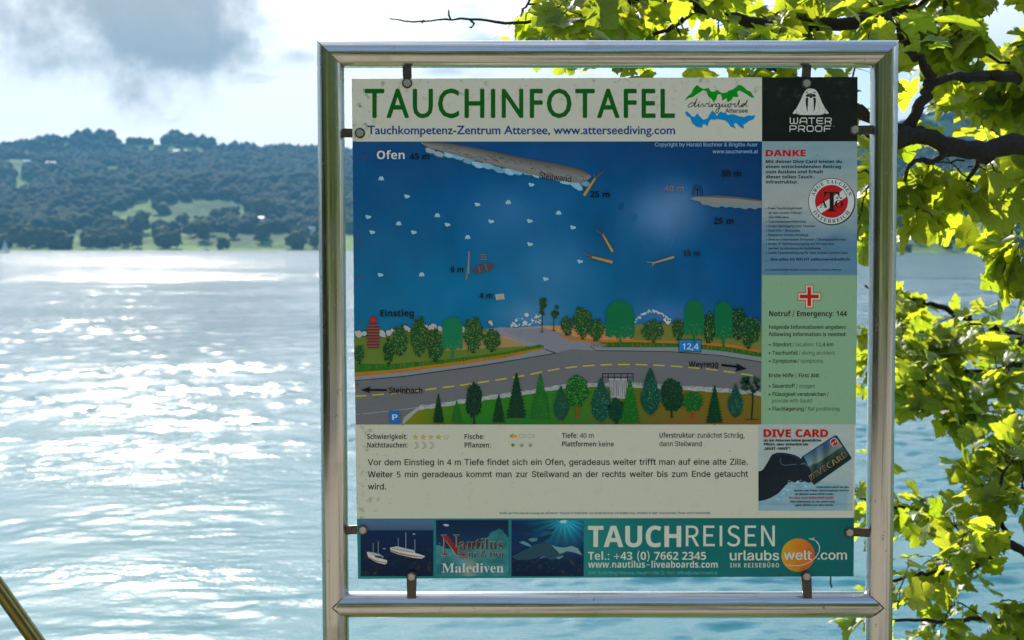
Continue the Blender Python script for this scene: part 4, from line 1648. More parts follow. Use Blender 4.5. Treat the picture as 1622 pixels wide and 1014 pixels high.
# logs, boat, oven, entry steps and gate symbol
I = Ink('chart_log', 20)
WOOD, WOOD2 = (150, 122, 66), (92, 80, 40)
def log(x0, y0, x1, y1, w_, br, col=WOOD):
    I.line([(x0, y0), ((x0 + x1) / 2, (y0 + y1) / 2), (x1, y1)], w_ + 0.9, (50, 44, 26), 0, taper=(1.25, 0.8))
    I.line([(x0, y0), ((x0 + x1) / 2, (y0 + y1) / 2), (x1, y1)], w_, col, 1, taper=(1.25, 0.8))
    for bx, by_ in br:
        I.line([(x1, y1), (bx, by_)], w_ * 0.6, WOOD2 if col is WOOD else col, 1.5, taper=(1, 0.3))
log(925, 310, 943, 282, 3.8, ((957, 271), (940, 276)))
I.done()
I = Ink('chart_log', 20)
log(970.5, 399, 955, 372, 3.4, ((944.5, 365), (956, 368)))
I.done()
I = Ink('chart_log', 20)
log(970, 415.5, 937, 407, 4.0, ((921, 398.5), (932, 410), (938, 401)))
I.done()
I = Ink('chart_log', 20)
log(1068, 407, 1036, 416.5, 3.2, ((1024.5, 415), (1033, 422)), (132, 124, 96))
I.done()
I = Ink('chart_boat', 20)
# boat seen from above
I.poly([(747, 431), (752, 422), (764, 417.5), (776, 416.5), (784.5, 421), (778, 428), (764, 432.5), (754, 433.5)], (60, 66, 72), 0)
I.poly([(749, 430.5), (754, 422.5), (765, 418.8), (776, 417.8), (782.5, 421.2), (776, 427), (763, 431.3), (754, 432.3)], (78, 58, 58), 1)
for a in ((757, 421.5, 761, 431.5), (768, 418, 772, 429)):
    I.line([(a[0], a[1]), (a[2], a[3])], 2.6, (40, 92, 124), 2)
I.line([(742.5, 398), (741, 433), (738, 444)], 1.5, (112, 108, 90), 1)
I.line([(743, 399), (742.5, 433)], 1.2, (132, 126, 104), 1.2)
I.line([(741, 420), (737.4, 444)], 0.9, (110, 106, 88), 1.1)
for y in (404, 407.5, 411):
    I.line([(761.5, y), (771, y - 0.5)], 1.3, (110, 104, 84), 1)
I.done()
I = Ink('chart_oven', 20)
I.poly([(784.5, 466.5), (798, 465), (799.5, 474), (786, 475.5)], (150, 150, 130), 1)
for x in (788, 791.5, 795):
    I.line([(x, 466.5), (x + 0.4, 475)], 0.7, (110, 112, 104), 2)
I.line([(796, 466), (797, 462.5)], 0.8, (80, 90, 80), 1)
I.done()
I = Ink('chart_gate', 20)
# gate symbol by the right wall
Z2 = zc(870, 220, 3.9)
I.line(Z2((887, 352), (886, 310), (900, 290), (918, 286), (936, 292), (946, 315), (946, 350)), 0.9, (14, 20, 26), 1)
I.line(Z2((898, 350), (898, 315), (906, 302), (918, 298), (932, 305), (934, 345)), 0.7, (14, 20, 26), 1)
I.line(Z2((916, 352), (916, 305)), 1.3, (14, 20, 26), 1)
I.line(Z2((906, 318), (916, 306), (928, 318)), 1.0, (14, 20, 26), 1.2)
I.done()
I = Ink('chart_steps', 20)
# entry steps
Z = zc(550, 460, 4.409)
a, b_ = Z((139, 236), (225, 402))
I.rect(a[0], a[1], b_[0], b_[1], (84, 46, 40), 0)
for k in range(8):
    yy = a[1] + (b_[1] - a[1]) * (k + 0.5) / 8
    I.rect(a[0], yy - 1.3, b_[0], yy + 0.7, (122, 70, 58), 1)
    I.rect(a[0], yy + 0.7, b_[0], yy + 1.3, (40, 22, 20), 1.2)
q = Z((181, 207))[0]
I.ell(q[0], q[1], 5.7, 5.7, (60, 14, 16), 0, 28)
I.ell(q[0], q[1], 5.0, 5.0, (186, 24, 26), 1, 28)
I.done()
I = Ink('distance_plate', 20)
# blue distance plate and parking sign
Z8 = zc(870, 460, 4.409)
a, b_ = Z8((904, 344), (1062, 432))
I.rect(a[0], a[1], b_[0], b_[1], (14, 22, 28), 4)
I.rect(a[0] + 0.9, a[1] + 0.9, b_[0] - 0.9, b_[1] - 0.9, (20, 104, 158), 5)
I.done()
I = Ink('parking_plate', 20)
a, b_ = Z((295, 841), (368, 931))
I.rect(a[0], a[1], b_[0], b_[1], (20, 92, 150), 4)
I.done()
I = Ink('chart_arrow', 20)
# direction arrows
a = Z((95, 696), (165, 672), (152, 690), (277, 690), (277, 703), (152, 703), (165, 719))
I.poly(a, (10, 12, 12), 4)
I.done()
I = Ink('chart_arrow', 20)
a = Z8((1203, 514), (1310, 527), (1305, 510), (1380, 548), (1300, 567), (1312, 541), (1201, 529))
I.poly(a, (10, 12, 12), 4)
I.done()

# painted trees of the chart
random.seed(31)
def conifer(I, x, y0, y1, w_, c1, c2, d):
    """jagged fir outline; y0 tip, y1 foot"""
    n = 13
    L_, R_ = [], []
    for i in range(1, n + 1):
        t_ = i / n
        hw = w_ / 2 * t_ ** 0.85
        y = y0 + (y1 - y0) * t_
        L_ += [(x - hw * 0.62, y - (y1 - y0) / n * 0.55), (x - hw * random.uniform(0.88, 1.08), y)]
        R_ += [(x + hw * 0.62, y - (y1 - y0) / n * 0.55), (x + hw * random.uniform(0.88, 1.08), y)]
    I.rect(x - 1, y1 - 2, x + 1, y1 + 3.2, (120, 48, 26), d)
    I.poly([(x, y0)] + R_ + L_[::-1], c1, d + 0.1)
    for i in range(int(w_ * 2.2)):
        t_ = random.uniform(0.12, 0.97)
        hw = w_ / 2 * t_ ** 0.85
        xx = x + random.uniform(-0.8, 0.8) * hw
        y = y0 + (y1 - y0) * t_
        sg = 1 if xx > x else -1
        I.line([(xx - sg * 1.6, y - 1.2), (xx + sg * 1.6, y + 1.0)], 0.7, c2, d + 0.2 + 0.05 * (i % 4), taper=(1, .3))
def cypress(I, x, y0, y1, w_, c1, c2, d, foot=3, speck=1.0):
    n = 26
    ps = []
    for i in range(n):
        a = 2 * math.pi * i / n - math.pi / 2
        yy = math.sin(a)
        wid = (0.62 - 0.38 * (-yy)) if yy < 0 else 0.72 + 0.2 * yy * (1 - yy)
        ps.append((x + w_ / 2 * math.cos(a) * wid * 1.3 * random.uniform(0.9, 1.1), (y0 + y1) / 2 + (y1 - y0) / 2 * yy * random.uniform(0.97, 1.03)))
    if foot:
        I.rect(x - 0.9, y1 - 2, x + 0.9, y1 + foot, (110, 50, 30), d)
    I.poly(ps, c1, d + 0.1)
    for i in range(int(w_ * (y1 - y0) * 0.11 * speck)):
        u, v_ = random.gauss(0, 0.33), random.gauss(0.1, 0.40)
        if u * u * 1.7 + v_ * v_ > 0.85:
            continue
        xx, y = x + u * w_ * 0.95, (y0 + y1) / 2 + v_ * (y1 - y0) / 2
        I.ell(xx, y, random.uniform(0.5, 1.3), random.uniform(0.35, 0.8), random.choice(c2), d + 0.2 + 0.05 * (i % 6), 5, random.uniform(-1.2, 1.2))
def leafy(I, x, y0, y1, w_, c1, c2, d, trunk=(20, 40, 22), th=6, n=44, speck=1.0, ragged=0.14):
    ps = []
    for i in range(n):
        a = 2 * math.pi * i / n
        q = random.uniform(1 - ragged, 1 + ragged)
        ps.append((x + w_ / 2 * q * math.cos(a), (y0 + y1 - th) / 2 + (y1 - th - y0) / 2 * q * math.sin(a)))
    I.poly([(x - 1.2, y1 - th - 4), (x + 1.2, y1 - th - 4), (x + 1.5, y1 - 1), (x + 4, y1 + 0.5), (x - 4, y1 + 0.5), (x - 1.5, y1 - 1)], trunk, d)
    I.poly(ps, c1, d + 0.1)
    for i in range(int(w_ * (y1 - th - y0) * 0.13 * speck)):
        a, rr_ = random.uniform(0, 6.28), math.sqrt(random.uniform(0, 0.95))
        xx, y = x + w_ / 2 * rr_ * math.cos(a), (y0 + y1 - th) / 2 + (y1 - th - y0) / 2 * rr_ * math.sin(a)
        I.ell(xx, y, random.uniform(0.7, 1.6), random.uniform(0.5, 1.1), random.choice(c2), d + 0.2 + 0.05 * (i % 6), 5, random.uniform(-1, 1))
DG, MG = (14, 52, 28), (20, 72, 34)
SPK = [(34, 92, 40), (10, 40, 24), (60, 118, 60), (24, 78, 36)]
SPB = [(12, 44, 22), (44, 92, 34), (96, 112, 48), (24, 66, 30)]
def flat_green(I, x, y0, y1, w_, d, col=(4, 92, 52)):
    """the plain see-through green trees with a ragged lower half"""
    ps = [(x - w_ / 2, (y0 + y1) / 2)]
    for i in range(1, 12):
        a = math.pi - math.pi * i / 12
        q_ = random.uniform(0.93, 1.03)
        ps.append((x + w_ / 2 * math.cos(a) * q_, y0 + w_ * 0.5 - w_ * 0.5 * math.sin(a) * q_))
    ps.append((x + w_ / 2, (y0 + y1) / 2))
    yb = y1 - 12
    for i in range(9):
        xx = x + w_ / 2 - w_ * i / 8
        ps.append((xx * 1.0, yb - (0 if i % 2 else 5) + random.uniform(-2, 2)))
        ps.append((xx - w_ / 32, yb - 3))
    I.poly(ps, col, d + 0.1)
    I.poly([(x - 1.2, yb - 8), (x + 1.2, yb - 8), (x + 1.8, y1 - 1), (x + 3.5, y1), (x - 3.5, y1), (x - 1.8, y1 - 1)], col, d)
    for i in range(int(w_ * 0.9)):
        I.ell(x + random.uniform(-.42, .42) * w_, random.uniform((y0 + y1) / 2 + 4, yb - 3), random.uniform(0.6, 1.3), 0.6, random.choice([(70, 112, 52), (30, 112, 66), (98, 112, 60)]), d + 0.3 + 0.05 * (i % 4), 5, random.random())
def tree_at(kind, *a, **k):
    I = Ink('chart_tree', 24 + (tree_at.n % 3))
    tree_at.n += 1
    kind(I, *a, **k)
    I.done()
tree_at.n = 0
# upper row, left to right
tree_at(leafy, 569, 549, 576, 16, (16, 66, 26), SPB, 0, th=2, ragged=0.2)
tree_at(leafy, 616, 536, 577, 17, (14, 56, 24), SPB, 0, th=2, ragged=0.18)
tree_at(leafy, 634, 516, 563, 24, (26, 66, 30), SPB, 1, th=2, ragged=0.2, speck=1.5)
tree_at(leafy, 664, 504, 564, 26, (24, 64, 30), SPB, 0, th=2, ragged=0.22, speck=1.5)
tree_at(leafy, 689, 522, 573, 25, (24, 60, 30), SPB, 2, th=2, ragged=0.2, speck=1.5)
tree_at(flat_green, 716.5, 502, 567, 32, 3, (16, 100, 62))
tree_at(leafy, 750, 503, 559, 30, (30, 66, 34), SPB, 0, th=2, ragged=0.22, speck=1.5)
tree_at(leafy, 779, 523, 557, 27, (34, 64, 34), SPB, 1, th=2, ragged=0.18, speck=1.5)
def pine(I, x, y0, y1, w_, d, c1=(34, 62, 30)):
    I.line([(x + 0.5, y0 + 8), (x, y1)], 1.3, (44, 50, 26), d)
    I.line([(x - 3, y1), (x + 3.4, y1 - 0.3)], 1.0, (44, 50, 26), d)
    for i in range(7):
        I.ell(x + random.uniform(-0.3, 0.35) * w_, y0 + random.uniform(3, (y1 - y0) * 0.45), w_ * random.uniform(0.2, 0.32), random.uniform(2.6, 4.6), random.choice([c1, (26, 54, 26), (44, 74, 34)]), d + 0.1 + 0.08 * i, 12, random.uniform(-0.5, 0.5), 0.2)
tree_at(pine, 858.5, 471, 526, 17, 0)
tree_at(pine, 877, 483, 524, 15, 1)
tree_at(leafy, 898, 502, 531, 18, (40, 62, 34), SPB, 0, th=2, ragged=0.28)
tree_at(leafy, 923, 487, 537, 29, (26, 66, 36), SPB, 1, th=3, ragged=0.18, speck=1.5)
tree_at(leafy, 945, 505, 540, 24, (34, 66, 32), SPB, 2, th=2, ragged=0.25)
tree_at(flat_green, 982.5, 475, 549, 45, 0)
tree_at(leafy, 1035, 508, 542, 35, (34, 64, 32), SPB, 1, th=2, ragged=0.18, speck=1.4)
tree_at(leafy, 1074, 505, 539, 19, (28, 58, 30), SPB, 0, th=2, ragged=0.15, speck=1.3)
tree_at(flat_green, 1099.5, 475, 544, 31, 2)
tree_at(leafy, 1123, 494, 543, 19, (18, 56, 30), SPB, 0, th=2, ragged=0.22)
tree_at(flat_green, 1146, 477, 550, 29, 2)
tree_at(leafy, 1169, 488, 538, 26, (14, 54, 34), SPB, 0, th=2, ragged=0.2)
tree_at(leafy, 1186, 501, 552, 26, (16, 58, 34), SPB, 1, th=2, ragged=0.22)
tree_at(leafy, 1198, 502, 540, 14, (16, 58, 34), SPB, 2, th=2, ragged=0.15)
# lower row
tree_at(conifer, 694.5, 623, 669.5, 21, (6, 42, 22), (14, 70, 32), 0)
tree_at(conifer, 723.5, 634, 669, 19, (26, 84, 26), (30, 98, 34), 0)
tree_at(leafy, 751, 607, 671, 25, (8, 38, 26), [(16, 60, 34), (6, 28, 20), (30, 74, 40)], 1, th=9, ragged=0.14)
tree_at(conifer, 790, 624, 669, 24, (6, 42, 22), (14, 70, 32), 0)
tree_at(conifer, 818, 590, 662, 36, (6, 44, 26), (14, 66, 34), 1)
tree_at(conifer, 856, 591, 663, 38, (20, 86, 28), (36, 108, 34), 0)
tree_at(cypress, 888.5, 612, 666, 26, (12, 62, 42), [(40, 100, 74), (8, 44, 30), (24, 84, 56)], 1)
tree_at(leafy, 914, 595, 661, 35, (16, 68, 24), [(44, 126, 34), (30, 108, 30), (8, 50, 18), (60, 140, 44)], 0, trunk=(130, 54, 24), th=17, ragged=0.12, speck=1.2)
tree_at(cypress, 952, 599, 668, 33, (12, 62, 46), [(60, 118, 96), (8, 44, 30), (24, 84, 60)], 1)
tree_at(leafy, 976, 631, 671, 24, (8, 50, 34), [(16, 66, 40), (6, 40, 26)], 0, th=2)
tree_at(conifer, 998, 600, 669, 36, (18, 82, 24), (44, 116, 30), 2)
tree_at(cypress, 1030.5, 582, 657, 33, (10, 60, 44), [(60, 120, 90), (8, 44, 30), (24, 90, 60)], 1)
tree_at(leafy, 1064, 601, 661, 36, (8, 44, 26), [(14, 58, 32), (6, 30, 20), (24, 76, 36)], 0, th=10, ragged=0.12)
tree_at(leafy, 1097, 621, 663, 33, (18, 76, 26), [(40, 120, 36), (30, 104, 30), (10, 56, 20)], 1, trunk=(130, 54, 24), th=11, ragged=0.14)
tree_at(conifer, 1132, 610, 670, 30, (6, 46, 24), (12, 70, 32), 0)
tree_at(cypress, 1165, 608, 661, 26, (12, 62, 44), [(56, 112, 84), (8, 44, 30), (20, 84, 56)], 1)
def umbrella(I, x, y0, y1, w_, d):
    I.line([(x + 2, y0 + 20), (x + 2.6, y0 + 40), (x + 0.5, y1)], 2.0, (10, 30, 22), d)
    I.line([(x - 10, y1 + 0.2), (x + 12, y1)], 0.9, (10, 30, 22), d)
    I.line([(x + 2, y0 + 34), (x - 7, y0 + 30)], 1.1, (10, 30, 22), d)
    for i in range(26):
        xx = x + random.uniform(-0.46, 0.42) * w_
        yy = y0 + 6 + random.uniform(0, 24) * (0.5 + 0.5 * random.random())
        if xx > 1203:
            xx = 1200
        I.ell(min(xx, 1200.5), yy, random.uniform(2.5, 4.6), random.uniform(2, 3.4), random.choice([(10, 46, 28), (8, 36, 24), (16, 60, 34)]), d + 0.1 + 0.05 * (i % 8), 9, random.uniform(-.5, .5), 0.25)
tree_at(umbrella, 1190, 592, 664.5, 32, 0)

# chart lettering
I = Ink('chart_lettering', 30)
KB = (14, 18, 20)
for s_, x0, x1, yb, h, col, st, wt in (('Ofen', 597, 641, 252, 13.0, (176, 182, 172), 'bold', 0), ('45 m', 649, 680, 252.5, 9.5, KB, 'bold', 0), ('25 m', 935, 966, 312.5, 9.5, KB, 'bold', 0), ('50 m', 1143, 1174, 279.5, 9.5, KB, 'bold', 0),
                                  ('25 m', 1131, 1162, 355, 9.5, KB, 'bold', 0), ('40 m', 1052.5, 1083, 303, 9.5, (104, 100, 100), 'bold', 0), ('15 m', 1082, 1109, 406, 9.2, (26, 34, 42), 'bold', 0), ('6 m', 714, 734, 431.5, 9.2, KB, 'bold', 0),
                                  ('4 m', 759.5, 780, 473, 9.2, KB, 'bold', 0), ('Einstieg', 602.5, 655.5, 501.3, 10.2, KB, 'bold', 0)):
    text(I, s_, x0, x1, yb, h, col, st, wt)
text(I, 'Copyright by Harald Buchner & Brigitte Auer', 1037.5, 1200, 232, 6.0, (118, 150, 168), 'sans', 0.1)
text(I, 'www.taucherwelt.at', 1129, 1200.5, 242.8, 5.6, (118, 150, 168), 'sans', 0.1)
a, b_ = Z((291, 720), (524, 720))
text(I, 'Steinbach', a[0], b_[0], a[1], 9.5, KB, 'sans', 0.2)
a, b_ = Z8((975, 535), (1180, 535))
text(I, 'Weyregg', a[0], b_[0], a[1], 8.8, KB, 'sans', 0.2)
a, b_ = Z8((932, 411), (1042, 414))
text(I, '12,4', a[0], b_[0], a[1], 9.6, (170, 182, 176), 'sans', 0.3, rise=0.4)
a, b_ = Z((314, 905), (352, 905))
text(I, 'P', a[0], b_[0], a[1], 8.8, (190, 194, 184), 'bold')
I.done()

# ---- text field
I = Ink('text_field', 0)
I.poly([(562.6, 672.6), (1355.4, 672.6), (1353, 820.3), (565.4, 821.6)], (172, 170, 146))
I.done()
I = Ink('facts_lettering', 2)
Z = zc(550, 670, 4.7706)
Zr = zc(870, 670, 4.7706)
for ZZ, s_, x0, x1, yb, st, wt in ((Z, 'Schwierigkeit:', 151, 453, 122, None, 0.55), (Z, 'Nachttauchen:', 151, 455, 186, None, 0.55), (Z, 'Fische:', 887, 1035, 122, None, 0.55), (Z, 'Pflanzen:', 887, 1083, 186, None, 0.55),
                              (Zr, 'Tiefe:', 97, 215, 114, None, 0.55), (Zr, '40 m', 232, 334, 114, None, 0.2), (Zr, 'Plattformen:', 97, 364, 178, None, 0.55), (Zr, 'keine', 377, 487, 178, None, 0.2),
                              (Zr, 'Uferstruktur:', 833, 1104, 112, None, 0.55), (Zr, 'zunächst Schräg,', 1118, 1475, 112, None, 0.2), (Zr, 'dann Steilwand', 833, 1152, 176, None, 0.2)):
    a, b_ = ZZ((x0, yb), (x1, yb))
    text(I, s_, a[0], b_[0], a[1], 7.9, (20, 22, 18), 'bold' if wt > 0.5 else 'sans', 0.0 if wt > 0.5 else 0.12)
I.done()
I = Ink('body_lettering', 2)
BK = (26, 28, 24)
text(I, 'Vor dem Einstieg in 4 m Tiefe findet sich ein Ofen, geradeaus weiter trifft man auf eine alte Zille.', 582.8, 1184.4, 737, 9.4, BK, 'sans', 0.22, rise=-0.8, wordsp=1.25)
text(I, 'Weiter 5 min geradeaus kommt man zur Steilwand an der rechts weiter bis zum Ende getaucht', 582.8, 1184.8, 756.2, 9.4, BK, 'sans', 0.22, rise=-0.8, wordsp=1.6)
text(I, 'wird.', 583, 611.5, 775.4, 9.4, BK, 'sans', 0.22)
text(I, 'Grafik und Text sind ein Auszug aus dem Buch "Tauchen in Österreich" von Harald Buchner und Brigitte Auer, erhältlich in allen Tauchschulen, Shops und im Buchhandel.', 791.7, 1125.7, 814.2, 2.7, (30, 58, 92), 'sans', 0.1, rise=-0.3)
I.done()
I = Ink('rating_symbols', 2)
for k, x in enumerate((516, 574, 632, 690, 748)):
    q = Z((x, 108))[0]
    def star(r_):
        return [(q[0] + r_ * (1 if i % 2 == 0 else 0.42) * math.sin(math.pi * i / 5), q[1] - r_ * (1 if i % 2 == 0 else 0.42) * math.cos(math.pi * i / 5)) for i in range(10)]
    I.poly(star(5.0), (84, 76, 44), 0)
    I.poly(star(4.3), (196, 150, 34) if k < 4 else (172, 170, 146), 1)
for x in (513, 571, 630):
    q = Z((x, 170))[0]
    pts_ = [(q[0] + 5.2 * math.cos(a), q[1] + 5.0 * math.sin(a)) for a in np.linspace(-1.75, 1.75, 16)]
    pts_ += [(q[0] - 0.6 + 3.4 * math.cos(a), q[1] + 4.0 * math.sin(a)) for a in np.linspace(1.5, -1.5, 12)]
    I.line(pts_, 0.55, (92, 92, 78), 0, closed=True)
for k, x in enumerate((1250, 1318, 1383)):
    q = Z((x, 100))[0]
    fish = [(q[0] - 5, q[1]), (q[0] - 2.5, q[1] - 2.6), (q[0] - 0.5, q[1] - 3.8), (q[0] + 2, q[1] - 2.2), (q[0] + 4, q[1] - 1), (q[0] + 6.8, q[1] - 3), (q[0] + 6.2, q[1]), (q[0] + 6.8, q[1] + 3), (q[0] + 4, q[1] + 1), (q[0] + 1, q[1] + 2.8), (q[0] - 2, q[1] + 2.4)]
    if k == 0:
        I.poly(fish, (190, 116, 34), 0)
        I.ell(q[0] - 3, q[1] - 0.5, 0.6, 0.6, (30, 26, 16), 1, 8)
        I.ell(q[0] + 1, q[1] + 0.4, 2.0, 1.0, (206, 150, 60), 1, 10)
    else:
        I.line(fish, 0.5, (92, 92, 80), 0, closed=True)
for k, x in enumerate((1254, 1320, 1384)):
    q = Z((x, 164))[0]
    for a, L in ((-0.75, 4.6), (-0.3, 5.4), (0.15, 5.2), (0.6, 4.8)):
        tip = (q[0] + L * 1.3 * math.sin(a), q[1] + 4 - L * 1.6 * math.cos(a) * 0.9)
        lf = [(q[0], q[1] + 4), (q[0] + (tip[0] - q[0]) * .5 - 1.2, (q[1] + 4 + tip[1]) / 2), tip, (q[0] + (tip[0] - q[0]) * .5 + 1.2, (q[1] + 4 + tip[1]) / 2)]
        if k == 0:
            I.poly(lf, random.choice([(40, 100, 30), (64, 122, 40), (110, 140, 50)]), 0.3 * abs(a))
        else:
            I.line(lf, 0.45, (92, 92, 80), 0.3 * abs(a), closed=True)
I.done()

# ---- sticker in the lower right
Z = zc(1180, 660, 6.337)
def st_col(x, y):
    u, w_ = (x - 1201) / 150, (y - 673) / 136
    n = noise.noise(Vector((u * 5, w_ * 16, 8)))
    c_ = np.array([152, 160, 148]) * (1 - 0.4 * w_) + np.array([112, 142, 148]) * 0.4 * w_
    if w_ > 0.72 - 0.25 * max(0, 0.5 - abs(u - 0.45)) and u < 0.95:
        c_ = c_ * 0.55 + np.array([86, 136, 150]) * 0.45
    if w_ > 0.9 and (w_ * 30 % 1) > 0.5:
        c_ = c_ * 0.8 + np.array([70, 100, 112]) * 0.2
    return np.clip(c_ + n * 9 + (np.array([-24, -6, 2]) * max(0, n) if u < 0.5 and 0.15 < w_ < 0.45 else 0), 0, 255)
I = Ink('sticker_field', 3)
I.grid(0, 0, 0, 0, 44, 40, st_col, 0, quad=[(1201.5, 672.2), (1353.5, 672.2), (1350.5, 809), (1201.3, 809)])
random.seed(4)
for i in range(70):
    t_ = random.random()
    x, y = 320 + 340 * t_ + random.uniform(-30, 30), 800 - 130 * math.sin(t_ * 2.4) + random.uniform(-20, 60)
    q = Z((x, y))[0]
    I.ell(q[0], q[1], random.uniform(1, 3.4), random.uniform(0.5, 1.5), random.choice([(120, 160, 168), (150, 176, 178), (96, 146, 160)]), 1 + 0.1 * (i % 8), 8, random.uniform(-0.6, 0.2), 0.3)
I.poly(Z((135, 550), (160, 545), (182, 530), (205, 495), (235, 445), (255, 405), (275, 380), (320, 362), (380, 362), (430, 368), (500, 385), (540, 405), (600, 455), (640, 475), (665, 500), (672, 540), (665, 600), (672, 650), (640, 668), (600, 650), (560, 660), (530, 640), (500, 665), (470, 650), (430, 672), (400, 700), (360, 745), (330, 775), (260, 815), (200, 838), (135, 850)), (18, 28, 36), 2)
I.line(Z((360, 420), (352, 450), (370, 480), (410, 490), (470, 480), (520, 478)), 0.9, (70, 92, 108), 3)
I.line(Z((300, 385), (360, 372), (430, 380), (500, 400), (550, 440)), 0.7, (44, 60, 74), 3)
I.poly(Z((545, 480), (590, 458), (640, 480), (660, 505), (655, 520), (600, 480)), (52, 76, 92), 3)
for i in range(16):
    x, y = random.uniform(420, 560), random.uniform(640, 690)
    q = Z((x, y))[0]
    I.ell(q[0], q[1], random.uniform(0.6, 1.8), random.uniform(0.4, 0.9), (106, 140, 150), 3 + 0.1 * (i % 5), 7, 0, 0.3)
I.done()
I = Ink('sticker_card', 7)
card = Z((575, 400), (902, 188), (914, 187), (926, 194), (1068, 408), (1070, 420), (1062, 430), (702, 682), (690, 684), (668, 655), (672, 560), (650, 500), (560, 430))
I.poly(card, (16, 34, 34), 0)
def card_col(x, y):
    q = ((x - 1180) * 6.337, (y - 660) * 6.337)
    t_ = (q[1] - (400 - (q[0] - 575) * 0.648)) / 250
    n = noise.noise(Vector((q[0] / 60, q[1] / 200, 0)))
    c_ = np.array([58, 96, 128]) * max(0, 1 - t_ * 1.6) + np.array([92, 106, 88]) * min(1, t_ * 1.6)
    if t_ > 0.62:
        c_ = np.array([26, 52, 44])
    return np.clip(c_ + n * 40, 0, 255)
I.grid(0, 0, 0, 0, 20, 14, card_col, 1, quad=Z((590, 402), (905, 196), (1040, 385), (700, 620)))
a = Z((668, 642), (1036, 392))
text(I, 'DIVECARD', a[0][0], a[1][0], a[0][1], 8.6, (140, 112, 70), 'bold', 0, rise=a[1][1] - a[0][1], track=0.02, dl_=3)
text(I, 'DIVECARD', a[0][0] + 0.5, a[1][0] - 0.4, a[0][1] - 0.6, 7.2, (22, 36, 34), 'sans', 0.1, rise=a[1][1] - a[0][1], track=0.07, dl_=5)
q = Z((896, 258))[0]
I.ell(q[0], q[1], 6.6, 6.6, (170, 160, 150), 3, 28)
I.ell(q[0], q[1], 5.6, 5.6, (150, 22, 28), 4, 28)
I.line([(q[0] - 3.6, q[1] + 3.2), (q[0] + 3.8, q[1] - 3.0)], 2.2, (170, 160, 150), 4.5)
text(I, 'T', q[0] - 2.2, q[0] + 2.4, q[1] + 3, 6.4, (60, 16, 20), 'serif', dl_=5)
I.done()
I = Ink('sticker_lettering', 14)
a, b_ = Z((190, 204), (833, 204))
text(I, 'DIVE CARD', a[0], b_[0], a[1], 11.6, RED, 'bold', 0.35)
for s_, x0, x1, yb, h, st, col in (('ist am Attersee keine gesetzliche', 190, 764, 250, 3.7, 'bold', BLACK), ('Pflicht, aber sicherlich ein', 190, 633, 290, 3.7, 'bold', BLACK), ('„MUST-HAVE“!', 190, 455, 334, 4.1, 'bold', BLACK),
                               ('Unterstütze auch du das', 715, 1043, 716, 2.7, 'sans', BLACK), ('System der freien Tauchzugänge und hol', 495, 1043, 750, 2.7, 'sans', BLACK), ('dir jährlich deine DIVE CARD.', 503, 893, 787, 2.7, 'sans', BLACK),
                               ('Du hast noch keine DIVE CARD?', 443, 898, 824, 2.9, 'bold', RED), ('Hier bekommst du sie sofort und', 455, 898, 862, 2.8, 'sans', BLACK), ('ganz einfach auf dein Handy.', 508, 890, 897, 2.8, 'sans', BLACK)):
    a, b_ = Z((x0, yb), (x1, yb))
    text(I, s_, a[0], b_[0], a[1], h, col, st, 0.12)
I.done()

# ---- teal advertising band
I = Ink('travel_band', 0)
def teal(x, y):
    u = (x - 566) / 787
    a = np.array([26, 112, 106]) * (1 - u) + np.array([2, 82, 76]) * u
    f_ = math.exp(-((x - 925) / 60) ** 2)
    return a * (1 - 0.35 * f_) + np.array([52, 126, 112]) * 0.35 * f_
I.grid(0, 0, 0, 0, 40, 4, teal, 0, quad=[(565.4, 821.6), (1353, 820.3), (1352, 913), (567, 917)])
I.done()
Z = zc(550, 810, 4.159)
def picture(name, x0, y0, x1, y1, fn, nx_=40, ny_=32):
    I = Ink(name, 2)
    a, b_ = Z((x0, y0), (x1, y1))
    I.grid(a[0], a[1], b_[0], b_[1], nx_, ny_, fn)
    return I
def f_ship(x, y):
    w_ = (y - 824) / 88
    n = noise.noise(Vector((x / 8, y / 2.2, 0)))
    if w_ < 0.175:
        return np.array([70, 96, 118]) * (1 - w_)
    return np.clip(np.array([2, 36, 68]) * (1 - w_) + np.array([8, 24, 42]) * w_ + n * 5, 0, 255)
I = picture('ship_picture', 88, 60, 568, 428, f_ship)
HC, OC = (176, 176, 162), (150, 96, 50)
I.poly(Z((128, 268), (150, 276), (200, 305), (262, 322), (262, 340), (250, 350), (200, 338), (160, 318), (140, 305)), HC, 1)
I.poly(Z((136, 300), (200, 326), (258, 338), (255, 343), (196, 332), (140, 308)), OC, 2)
I.poly(Z((135, 266), (165, 270), (210, 280), (240, 300), (232, 308), (190, 300), (150, 284)), (142, 148, 142), 2)
I.poly(Z((180, 290), (225, 296), (235, 306), (185, 304)), (40, 48, 52), 3)
I.poly(Z((282, 240), (320, 246), (400, 268), (460, 278), (515, 296), (490, 312), (430, 305), (340, 285), (285, 264)), HC, 1)
I.poly(Z((282, 250), (340, 272), (430, 290), (500, 300), (495, 305), (420, 298), (335, 280), (284, 262)), OC, 2)
I.poly(Z((285, 238), (330, 230), (380, 244), (440, 256), (450, 276), (400, 270), (330, 256)), (150, 156, 148), 2)
for i in range(14):
    x = 300 + i * 10
    y = 246 + i * 1.9
    q = Z((x, y))[0]
    I.rect(q[0] - 0.6, q[1] - 0.5, q[0] + 0.7, q[1] + 0.6, (48, 60, 64), 3)
for x, y0, y1, w_ in ((336, 178, 238, 0.7), (386, 140, 246, 1.0), (446, 184, 262, 0.8), (171, 208, 270, 0.7), (204, 198, 276, 0.8)):
    a, b_ = Z((x, y0), (x, y1))
    I.line([a, b_], w_, (128, 134, 140), 3)
